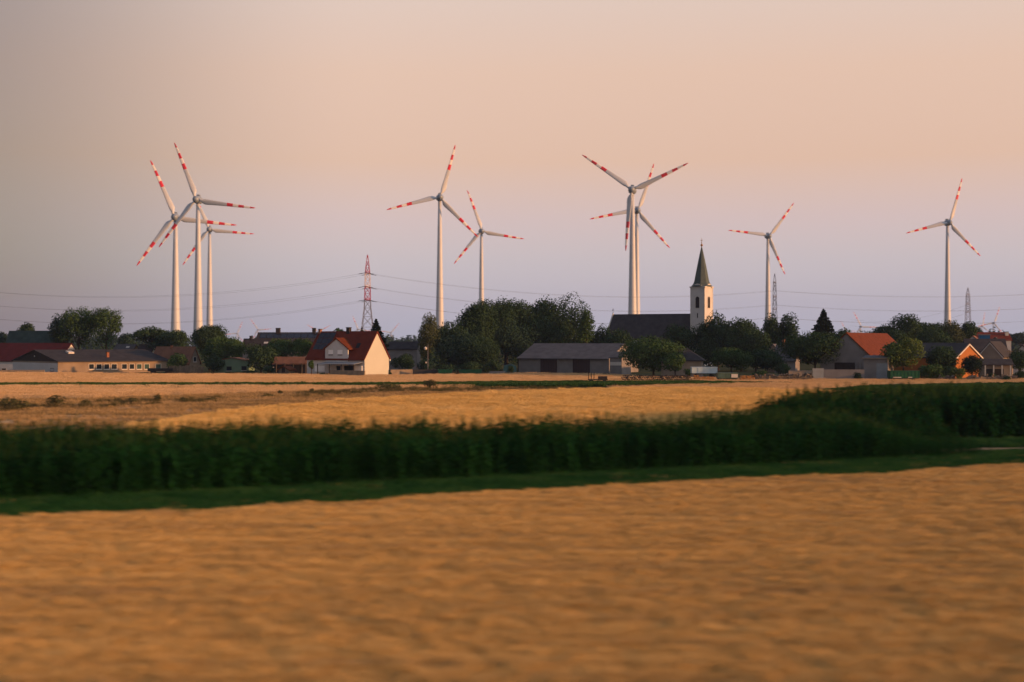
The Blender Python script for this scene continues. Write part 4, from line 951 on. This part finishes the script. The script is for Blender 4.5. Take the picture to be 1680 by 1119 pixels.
# ------------------------------------------------------------------ vegetation of the village
G_TREE = 'trees among the village houses'
TR = [
 # label, px, dist, top, half, base, leaf, lobes, lobe_r, leaf size, density
 ('dark tree at the left picture edge above the wine red roof', 2, 385, 545, 13, 575, 'blue', 10, .5, .25, 1),
 ('small dark rounded tree just over the dark green-grey roof', 45, 380, 530, 18, 570, 'dark', 10, .45, .24, 1),
 ('low dark tree shouldering the airy trees on their left', 97, 352, 516, 20, 572, 'dark', 14, .40, .22, .8),
 ('airy tall tree with sky gaps above the farmhouse, the wider of the two', 128, 350, 497, 40, 574, 'mid', 34, .27, .20, .7),
 ('airy tree with sky gaps above the farmhouse, the narrower of the two', 174, 348, 499, 31, 574, 'mid', 30, .27, .20, .7),
 ('small hazy tree between the airy trees and the flat-crowned tree', 209, 420, 546, 15, 575, 'blue', 9, .5, .25, 1),
 ('spreading flat-crowned tree below the two left turbine towers', 268, 345, 534, 50, 580, 'dark', 34, .24, .22, .85),
 ('dense dark ball-shaped tree at the foot of the third turbine tower', 344, 335, 528, 29, 585, 'dark', 14, .46, .2, 1.3),
 ('bright green bush-like tree before the brown tiled roof', 290, 306, 580, 19, 612, 'mid', 14, .42, .2, 1.1),
 ('wide green tree over the left end of the green bungalow', 371, 322, 550, 40, 600, 'mid', 20, .38, .2, 1.1),
 ('dark green tree hanging over the right end of the green bungalow', 428, 303, 562, 30, 610, 'dark', 18, .40, .2, 1.1),
 ('low green tree between the bungalow and the shed roof', 464, 318, 555, 30, 592, 'mid', 16, .40, .2, 1),
 ('green tree behind the shed, touching the red roof', 496, 316, 553, 22, 592, 'mid', 14, .40, .2, 1),
 ('bushy tree beside the left end of the green bungalow', 350, 306, 584, 18, 612, 'dark', 12, .45, .18, 1),
 ('small round treetop over the ridge of the red roof', 556, 330, 536, 9, 560, 'light', 8, .5, .2, 1),
 ('feathery brownish tree at the left end of the tall dark grove', 703, 305, 511, 21, 600, 'birch', 24, .30, .18, .8),
 ('narrow tree behind the feathery brownish tree', 737, 312, 525, 32, 605, 'dark', 20, .36, .2, 1),
 ('dark tree filling the lower left of the grove', 752, 308, 543, 46, 612, 'blue', 20, .40, .2, 1.1),
 ('tall dark tree in the grove, just behind the second turbine pair', 780, 322, 494, 40, 605, 'dark', 24, .34, .22, 1.1),
 ('tallest left dome of the dark grove', 806, 336, 483, 42, 605, 'dark', 26, .33, .22, 1.1),
 ('middle dome of the dark grove', 852, 342, 479, 46, 605, 'dark', 28, .32, .22, 1.1),
 ('broad right dome of the dark grove above the barn', 920, 346, 476, 52, 605, 'dark', 36, .33, .22, 1.1),
 ('dark tree inside the grove over the blue tarpaulin', 832, 338, 513, 50, 610, 'blue', 24, .38, .2, 1.1),
 ('dark lower tree behind the barn roof', 898, 342, 512, 48, 605, 'dark', 22, .36, .22, 1.1),
 ('dark dome between the two highest left crowns of the grove', 829, 343, 488, 38, 600, 'dark', 24, .36, .22, 1.1),
 ('dark dome left of the broad right crown of the grove', 885, 347, 487, 38, 600, 'dark', 24, .36, .22, 1.1),
 ('low dark tree at the middle of the grove foot', 784, 306, 552, 42, 612, 'dark', 24, .38, .2, 1.1),
 ('thin tree trailing off the right side of the grove', 962, 335, 500, 16, 595, 'mid', 16, .36, .2, .8),
 ('small dark tree between the grove and the church gable', 985, 345, 532, 20, 590, 'dark', 14, .42, .22, 1),
 ('dark tree before the left half of the church roof', 1018, 325, 541, 24, 590, 'dark', 16, .42, .22, 1),
 ('big round green tree right of the barn', 1072, 280, 551, 58, 621, 'mid', 36, .40, .19, 2.0),
 ('small dark tree pressed against the hip roofed house beside the big round tree', 1108, 266, 580, 17, 614, 'mid', 14, .42, .18, 1.2),
 ('dark tree before the right half of the church roof', 1113, 335, 531, 26, 590, 'dark', 18, .40, .22, 1.1),
 ('sparse tree in front of the church tower', 1150, 338, 529, 22, 598, 'dark', 24, .33, .2, .9),
 ('dark tree just right of the church tower', 1178, 335, 513, 30, 600, 'dark', 20, .36, .22, 1.1),
 ('wide dark tree between the church tower and the eighth turbine', 1216, 330, 520, 42, 605, 'dark', 26, .34, .22, 1.1),
 ('dark low tree hiding the foot of the church tower', 1163, 330, 552, 27, 608, 'dark', 22, .40, .2, 1.2),
 ('dark tree filling in right of the wide dark tree', 1240, 322, 537, 30, 606, 'dark', 20, .40, .2, 1.1),
 ('round green tree behind the dull green trailer', 1200, 282, 569, 34, 616, 'mid', 20, .40, .18, 1.2),
 ('dark green tree above the dry stone wall', 1256, 285, 570, 34, 616, 'dark', 20, .40, .18, 1.1),
 ('left of the twin domes under the grey lattice mast', 1266, 342, 513, 17, 585, 'dark', 16, .40, .22, 1.2),
 ('right of the twin domes under the grey lattice mast', 1291, 342, 514, 20, 585, 'dark', 16, .42, .22, 1.2),
 ('big round dark tree with a bare trunk over the grey-blue gate', 1337, 268, 542, 58, 606, 'dark', 32, .34, .18, 1.2),
 ('low tree between the spruce and the orange roof', 1383, 345, 539, 20, 580, 'dark', 10, .48, .22, 1),
 ('small treetop left of the highest skyline tree', 1452, 375, 531, 24, 575, 'dark', 12, .45, .24, 1),
 ('highest tree on the right skyline', 1486, 365, 514, 28, 575, 'dark', 18, .38, .22, 1),
 ('skyline tree right of the highest one', 1514, 372, 526, 26, 575, 'dark', 14, .42, .24, 1),
 ('flat skyline tree left of the ninth turbine', 1538, 380, 528, 24, 575, 'blue', 12, .44, .24, 1),
 ('brownish tree at the foot of the ninth turbine', 1562, 352, 526, 26, 585, 'birch', 18, .38, .2, 1),
 ('dark treetop under the far lattice mast', 1586, 372, 526, 17, 575, 'dark', 12, .44, .22, 1),
 ('small treetop at the right end of the skyline clump', 1601, 380, 534, 12, 570, 'dark', 8, .5, .22, 1),
 ('low dark tree behind the yellow-green tree, left part of the skyline', 1470, 345, 541, 30, 590, 'dark', 18, .42, .2, 1.1),
 ('low dark tree under the skyline beside the long dark house', 1530, 335, 540, 34, 585, 'dark', 18, .42, .2, 1.1),
 ('yellow-green tree in front of the orange roofed barn', 1482, 254, 551, 35, 612, 'light', 26, .36, .17, 1.1),
 ('dark green tree hiding the long dark house', 1547, 262, 564, 27, 618, 'dark', 20, .40, .17, 1.1),
 ('nearly black tree below the bright orange gable', 1595, 252, 583, 20, 620, 'needle', 16, .42, .16, 1.3),
 ('dark tree at the right picture edge', 1672, 260, 572, 22, 612, 'dark', 14, .42, .18, 1.1),
 ('bluish far tree above the small white gable', 1650, 700, 547, 14, 566, 'blue', 10, .5, .4, 3),
 ('bluish far tree at the right end of the horizon', 1674, 690, 546, 14, 566, 'blue', 10, .5, .4, 3),
]
for (lb, px, d, tp, hf, bs, lf, lo, lr, ls, dn) in TR:
    tree('tree', lb, px, d, tp, hf, bs, lf, lo, lr, ls*.95, dn, group=G_TREE)
conifer('dark spruce with tiered branches above the big round tree', 1351, 335, 506.5, 24, 556, tiers=20, lo=.24)
conifer('dark pine behind the cream end wall under the red and white mast', 617, 318, 523, 23, 578, 'pine_tree', tiers=18, lo=.28)
conifer('small pine left of the mast foot over the red roof', 594, 335, 538, 8, 560, 'pine_tree', tiers=6, lo=.2)
SH = [
 ('shrub at the right foot of the green bungalow', 442, 297, 600, 12, 'dark'), ('hedge shrub under the wide green tree', 385, 298, 609, 16, 'dark'),
 ('low shrub between the bungalow and the garden hut', 412, 298, 607, 14, 'dark'), ('low shrub left of the garden hut', 449, 292, 611, 9, 'dark'),
 ('dark shrub right of the farmhouse end', 283, 304, 600, 9, 'dark'),
 ('dark shrub behind the garden wall right of the white house', 660, 302, 578, 24, 'dark'), ('dark undergrowth behind the charcoal hoarding', 700, 298, 588, 20, 'blue'),
 ('dark undergrowth behind the first green skip', 733, 299, 592, 20, 'dark'), ('dark undergrowth behind the long green skip', 771, 299, 590, 24, 'dark'),
 ('dark undergrowth between the skips and the blue tarpaulin', 806, 300, 588, 18, 'dark'),
 ('shrub before the left end of the barn', 838, 297, 600, 6, 'dark'),
 ('green shrub at the foot of the round tree, beside the pale blue trailer', 1128, 268, 604, 8, 'mid'),
 ('bright green shrub behind the dry stone wall, nearest the orange logs', 1247, 255, 606, 14, 'mid'),
 ('dark shrub behind the dry stone wall under the peach gable', 1283, 258, 592, 17, 'dark'),
 ('shrub before the grey block wall and garage corner', 1408, 246, 609, 9, 'blue'),
 ('rounded shrub right of the bright green farm trailer', 1530, 249, 594, 26, 'mid'), ('clipped green hedge block beside the rubble heap', 1574, 246, 602, 11, 'light'),
 ('low dark shrub in front of the long dark house', 1556, 250, 600, 20, 'dark'), ('dark shrub beside the rubble heap under the open shed', 1630, 249, 612, 9, 'dark'),
 ('low shrub at the right picture edge by the rubble heap', 1671, 250, 606, 12, 'dark'),
 ('low weeds before the rubble heap', 1652, 245, 617, 8, 'mid'),
]
for lb, px, d, tp, hf, lf in SH: shrub(lb, px, d, tp, hf, lf)
# dry bushes on the fallow strip
BU = [
 ('largest dry bush on the fallow strip, at the left picture edge', 20, 143, 650, 34, 1.0), ('dry bush right of the largest one on the fallow strip', 91, 148, 645, 18, .9),
 ('small dry bush, third from the left on the fallow strip', 142, 153, 655, 9, .8), ('faint low weed clump before the farmhouse windows', 218, 158, 651, 8, .35),
 ('thin upright weed, half way to the white house', 258, 160, 645, 7, .6), ('faint low weed clump below the bungalow', 301, 163, 652, 9, .4),
 ('dry low weed tuft on the fallow strip under the bungalow', 345, 166, 652, 12, .8), ('low brown weed tuft left of the white house', 440, 176, 648, 12, .8),
 ('thin weed standing below the white house', 460, 187, 640, 4, .5), ('upright dry weed below the terrace wall', 511, 190, 637, 5, .7),
 ('rounded low bush beneath the cream end wall', 636, 203, 628, 24, .9), ('darker round bush right of the cream end wall', 706, 205, 622, 15, 1.2),
 ('low weeds right of the darker round bush', 742, 205, 637, 12, .6), ('low dark weeds before the skips', 800, 207, 634, 18, .6),
 ('low weeds before the left barn gate', 868, 208, 632, 20, .5), ('pale dry weed by the small wagon', 1010, 212, 629, 9, .5),
]
for lb, px, d, tp, hf, dn in BU: shrub(lb, px, d, tp, hf, 'dry', 'dry_bush', 'bush', 'dry bushes on the fallow strip', dn*1.1, .11, 14)

# far woods along the horizon
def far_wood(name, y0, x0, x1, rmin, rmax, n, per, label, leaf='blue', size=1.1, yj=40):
    xs_ = rng.uniform(x0, x1, n); rr = (rmin+(rmax-rmin)*rng.random(n)**1.6)*(.65+.7*fbm(xs_*.013+y0, xs_*0+3))
    yy = y0+rng.uniform(-yj, yj, n); g0 = ground_z(np.full(n, float(y0)))
    k = np.repeat(np.arange(n), per); d = rng.normal(0, 1, (len(k), 3)); d /= np.linalg.norm(d, axis=1)[:, None]
    q = rng.uniform(.15, 1, len(k))**.5*(1+rng.normal(0, .08, len(k)))
    P = np.stack([xs_[k]+d[:, 0]*rr[k]*q*1.25, yy[k]+d[:, 1]*rr[k]*q, g0[k]+rr[k]*.75+d[:, 2]*rr[k]*q*.95], -1); m_ = P[:, 2] > g0[k]
    o = quads_obj(name, leaf_quads(P[m_], d[m_], size, .6), LV[leaf]); tag(o, label, None, None, 'stuff'); return o
far_wood('far_woods', 900, -420, 420, 3.5, 8.5, 190, 220, 'hazy belt of far woods along the horizon', size=1.0)
far_wood('farther_woods', 1700, -900, 900, 4, 11, 260, 160, 'faint second belt of woods on the horizon', size=1.6)
far_wood('village_edge_hedge', 425, -190, 200, 2.6, 4.6, 170, 130, 'dark hedges filling the gaps between the village houses', 'dark', .42, 20)

# ------------------------------------------------------------------ wind turbines
def blade_mesh(Rr, root):
    """One blade along +z, chord across x; banded red and white towards the tip."""
    st = [(0, .045, .045), (.03, .045, .045), (.06, .062, .040), (.10, .088, .030), (.15, .090, .022), (.22, .080, .018), (.32, .068, .014), (.42, .060, .012), (.50, .054, .010),
          (.605, .048, .008), (.70, .043, .0065), (.80, .036, .005), (.905, .028, .004), (.95, .021, .003), (.985, .012, .002), (1.0, .003, .001)]
    red = [(.50, .605), (.70, .80), (.905, 1.01)]
    n = 10; P, F_, mi = [], [], []
    for s, c, t_ in st:
        tw_ = R(20)*(1-min(1, s/.9))**1.5; ct, stn = math.cos(tw_), math.sin(tw_); c *= Rr*(1.0+.12*min(1, s/.5)); t_ *= Rr
        for i in range(n):
            a = 2*math.pi*i/n; x = c*.5*math.cos(a)+(c*.20 if s > .05 else 0); y = t_*.5*math.sin(a)*(1 if math.cos(a) < .3 else .7)
            P.append((x*ct-y*stn, x*stn+y*ct, root+(Rr-root)*s))
    for k in range(len(st)-1):
        m_ = (st[k][0]+st[k+1][0])/2; r_ = 1 if any(a <= m_ <= b for a, b in red) else 2 if m_ > .55 else 0
        for i in range(n): F_.append((k*n+i, k*n+(i+1) % n, (k+1)*n+(i+1) % n, (k+1)*n+i)); mi.append(r_)
    F_ += [tuple(range(n-1, -1, -1)), tuple(range((len(st)-1)*n, len(st)*n))]; mi += [0, 1]
    b = MB(); b.v = P; b.f = F_; b.m = mi; return b
BLADE = {}
def turbine(label, px, py, rpx, phi, tower_px=None, Rr=41.0, yaw=-6, d=None, group='wind turbines beyond the village', far=False):
    d = d or Rr*FPX/rpx
    ps = R(yaw); ax = Vector((-math.sin(ps), -math.cos(ps), 0))
    over = 4.6*Rr/41
    hx, hz_ = X(px, d), Z(py, d)
    gz_ = float(ground_z(np.array([d]))[0]); zh = hz_-gz_
    bx, by = hx-ax.x*over, d-ax.y*over
    t = thing('wind_turbine', label, 'wind turbine', (bx, by, gz_), 0, group)
    k = Rr/41
    prof = [(3.75*k, 0), (3.2*k, zh*.12), (2.72*k, zh*.28), (2.3*k, zh*.45), (1.95*k, zh*.62), (1.6*k, zh*.80), (1.22*k, zh-2.0*k)]
    MB().lathe(prof, 28 if not far else 10).build('tower', M['turb_white'], t, smooth=True)
    # egg shaped nacelle, hub in front of it
    c = Vector((0, 0, zh))
    MB().lathe([(.3*k, -6.2*k), (1.5*k, -5.6*k), (2.3*k, -4.0*k), (2.75*k, -2.0*k), (2.85*k, 0), (2.75*k, 1.6*k), (2.6*k, 2.6*k)], 20 if not far else 8, o=c+ax*0, axis=ax).build('nacelle', M['nacelle'], t, smooth=True)
    MB().lathe([(2.55*k, 2.63*k), (2.5*k, 3.6*k), (2.35*k, 5.0*k), (1.9*k, 6.2*k), (1.2*k, 7.0*k), (.3*k, 7.4*k)], 20 if not far else 8, o=c, axis=ax).build('hub', M['nacelle'], t, smooth=True)
    if not far:
        MB().box(-1.0*k, 1.0*k, -1.3*k, 1.3*k, 2.5*k, 3.7*k, rz=-ps, o=(c.x-ax.x*1.2*k, c.y-ax.y*1.2*k, c.z)).build('vent_box', M['nacelle'], t)
    key = (round(Rr, 1)); me = BLADE.get(key)
    for q in range(3):
        a = R(phi+120*q)
        if me is None:
            o = blade_mesh(Rr, 1.9*k).build('blade', [M['turb_white'], M['turb_red'], M['turb_band']], t, smooth=True); me = BLADE[key] = o.data
        else:
            o = bpy.data.objects.new('blade', me); COL.objects.link(o); o.parent = t
        rgt = Vector((math.cos(ps), -math.sin(ps), 0)); dirz = rgt*math.cos(a)+Vector((0, 0, 1))*math.sin(a)
        yv = -ax; xv = yv.cross(dirz)     # chord across the rotor plane, thickness along the axle
        mt = Matrix((xv, yv, dirz)).transposed().to_4x4(); mt.translation = c+ax*4.6*k
        o.matrix_local = mt
    return t
turbine('leftmost front turbine with its blades overlapping two others, tallest of the left three', 321.5, 327, 100.5, 111.5, yaw=5)
turbine('turbine of the left three whose tower stands furthest left', 286.5, 356, 101, 113, Rr=47)
turbine('smallest of the left three turbines, its tower rightmost', 343, 376, 73, 114.5)
turbine('large turbine alone right of the red and white mast', 722, 323.5, 90, 74)
turbine('slim turbine standing over the left dome of the dark grove', 790.5, 379, 71, 110)
turbine('large turbine with one blade pointing straight down beside the church', 1036.5, 311, 101, 24.5, yaw=10)
turbine('turbine half hidden behind the one beside the church', 1046.5, 345, 81.5, 71)
turbine('turbine beside the grey lattice mast, right of the church spire', 1262, 387, 69, 53)
turbine('turbine standing alone at the right end of the village', 1558, 365, 76, 74)
FT = [
 ('tiny far turbine left of the solar roof, its blades in a narrow V', 389, 547, 21, 66), ('tiny far turbine above the left end of the solar roof', 423, 541, 22, 124),
 ('tiny far turbine above the right end of the solar roof', 522, 544, 22, 28), ('tiny far turbine at the foot of the red and white mast', 587, 540, 24, 112),
 ('tiny far turbine right of the pine by the cream end wall', 641, 546, 21, 50), ('tiny far turbine over the ridge of the orange roofed barn', 1413, 536, 28, 119),
 ('faint far turbine left of the orange barn ridge', 1388, 543, 19, 120), ('tiny far turbine left of the farthest right one', 1612, 535, 23, 81), ('tiny far turbine at the right end of the skyline', 1631, 530, 28.5, 71),
]
for lb, px, py, rp, ph in FT: turbine(lb, px, py, rp, ph, group='tiny wind turbines on the horizon', far=True)

# ------------------------------------------------------------------ pylons and lines
def lattice(label, px, d, levels, arms, paint, rz=0.0, r=.11, hang=0.0, name='pylon'):
    """levels: (height, half width) from the ground up; arms: (height, half length); paint(z) -> material index."""
    t = thing(name, label, 'pylon', (X(px, d), d, 0), rz, 'lattice pylons of the power line')
    ms = [M['steel'], M['steel_red'], M['steel_white']]
    leg = [MB() for _ in range(4)]; br = MB()
    sg = [(-1, -1), (1, -1), (1, 1), (-1, 1)]
    for (z0, w0), (z1, w1) in zip(levels, levels[1:]):
        m_ = paint((z0+z1)/2)
        for i, (sx, sy) in enumerate(sg):
            leg[i].tube((sx*w0, sy*w0, z0), (sx*w1, sy*w1, z1), r, r*.95, 4, m_)
            tx, ty = sg[(i+1) % 4]
            br.tube((sx*w0, sy*w0, z0), (tx*w1, ty*w1, z1), r*.6, r*.6, 4, m_, False); br.tube((tx*w0, ty*w0, z0), (sx*w1, sy*w1, z1), r*.6, r*.6, 4, m_, False)
            br.tube((sx*w1, sy*w1, z1), (tx*w1, ty*w1, z1), r*.6, r*.6, 4, m_, False)
    for b in leg: b.build('leg', ms, t)
    br.build('bracing', ms, t)
    for z, l in arms:
        w = np.interp(z, [q[0] for q in levels], [q[1] for q in levels]); b = MB(); m_ = paint(z)
        for sy in (-1, 1):
            for sx in (-1, 1):
                b.tube((sx*w, sy*w, z), (0, sy*l, z+.1), r*.9, r*.6, 4, m_); b.tube((sx*w, sy*w, z+1.6), (0, sy*l, z+.15), r*.7, r*.5, 4, m_)
                for k in (.3, .6): b.tube((sx*w*(1-k), sy*(w+(l-w)*k), z), (sx*w*(1-k), sy*(w+(l-w)*k), z+1.6*(1-k)), r*.5, r*.5, 3, m_, False)
        b.build('crossarm', ms, t)
        if hang:
            b = MB()
            for sy in (-1, 1): b.tube((0, sy*(l-.2), z), (0, sy*(l-.2), z-hang), .12, .12, 5)
            b.build('insulator', M['insul'], t)
    return t
dP1 = 820; z1 = [Z(448.5, dP1), Z(471, dP1), Z(492.5, dP1)]; zt1 = Z(418, dP1)
lv = [(0, 4.6), (8, 3.9), (15, 3.15), (21, 2.4), (26, 1.85), (z1[2], 1.65), ((z1[2]+z1[1])/2, 1.58), (z1[1], 1.5), ((z1[1]+z1[0])/2, 1.42), (z1[0], 1.32), (z1[0]+3.4, 1.0), (z1[0]+6.8, .6), (zt1, .12)]
def p1(z): return 0 if z < z1[2] else 1 if z < z1[1] else 2 if z < z1[0] else 1
lattice('tall red and white lattice mast behind the red roofed house', 603, dP1, lv, [(z1[0], 8), (z1[1], 11), (z1[2], 8.5)], p1, r=.17)
dP2 = 903; z2 = [Z(464, dP2), Z(487.5, dP2), Z(508, dP2)]; zt2 = Z(449, dP2)
lv = [(0, 3.4), (7, 2.6), (13, 1.9), (19, 1.5), (z2[2], 1.25), ((z2[2]+z2[1])/2, 1.2), (z2[1], 1.1), ((z2[1]+z2[0])/2, 1.0), (z2[0], .85), (zt2, .1)]
hang = 5.0; hs2 = [z-hang for z in z2]
lattice('grey lattice mast standing against the turbine right of the church', 1271, dP2, lv, [(z2[0], 6.5), (z2[1], 9.5), (z2[2], 7.0)], lambda z: 0, rz=-R(14), r=.13, hang=hang)
dP3 = 1240; z3 = [Z(484, dP3), Z(499.5, dP3), Z(513, dP3)]; zt3 = Z(472, dP3)
lv = [(0, 4.2), (9, 3.4), (17, 2.6), (24, 2.0), (z3[2], 1.8), ((z3[2]+z3[1])/2, 1.7), (z3[1], 1.55), ((z3[1]+z3[0])/2, 1.4), (z3[0], 1.2), (zt3, .12)]
lattice('far grey lattice mast right of the last turbine', 1588, dP3, lv, [(z3[0], 4.6), (z3[1], 6), (z3[2], 5)], lambda z: 0, rz=-R(35), r=.16)

def conductor(spans, label, r=.045):
    """spans: list of (p0, p1, sag); one wire running through all of them."""
    b = MB()
    for p0, p1, sag in spans:
        p0, p1 = Vector(p0), Vector(p1); n = 26; prev = None
        for i in range(n+1):
            s = i/n; p = p0.lerp(p1, s); p.z -= 4*sag*s*(1-s)
            if prev is not None: b.tube(prev, p, r, r, 4, cap=False)
            prev = p
    return tag(b.build('power_line', M['wire']), label, 'power line', 'conductors strung between the pylons')
nm = ['top', 'middle', 'lowest']
arm1 = [8, 11, 8.5]; arm2 = [6.5, 9.5, 7.0]
xL, dL = X(-235, 815), 815
for i in range(3):
    for sy in (-1, 1):
        zL = Z([449, 471, 493][i], dL)
        pL = (xL, dL+sy*arm1[i], zL); a = (X(603, dP1), dP1+sy*arm1[i], z1[i]); c, n_ = math.cos(-R(14)), math.sin(-R(14))
        ly = sy*(arm2[i]-.2); bb = (X(1271, dP2)-ly*n_, dP2+ly*c, hs2[i]); dR = 955
        e = (X(1850, dR), dR+sy*8, Z([470, 493, 514][i], dR))
        conductor([(pL, a, 13.6), (a, bb, 8.2), (bb, e, 5.4)], f'{nm[i]} pair of cables sagging between the lattice masts')
t = thing('insulator_set', 'dark tension insulators of the red and white mast', 'insulators', (X(603, dP1), dP1, 0))
for i in range(3):
    for sy in (-1, 1):
        for sx in (-1, 1):
            MB().tube((0, sy*arm1[i], z1[i]), (sx*4.2, sy*arm1[i], z1[i]-.75), .16, .16, 6).build('insulator', M['insul'], t)
for i in range(2):
    p = (X(1588, dP3), dP3, z3[i+1]); q = (X(1395, 1420), 1420, Z([524, 534][i], 1420))
    conductor([(q, p, 7)], ['upper faint cable climbing to the far grey mast', 'lower faint cable climbing to the far grey mast'][i], .05)
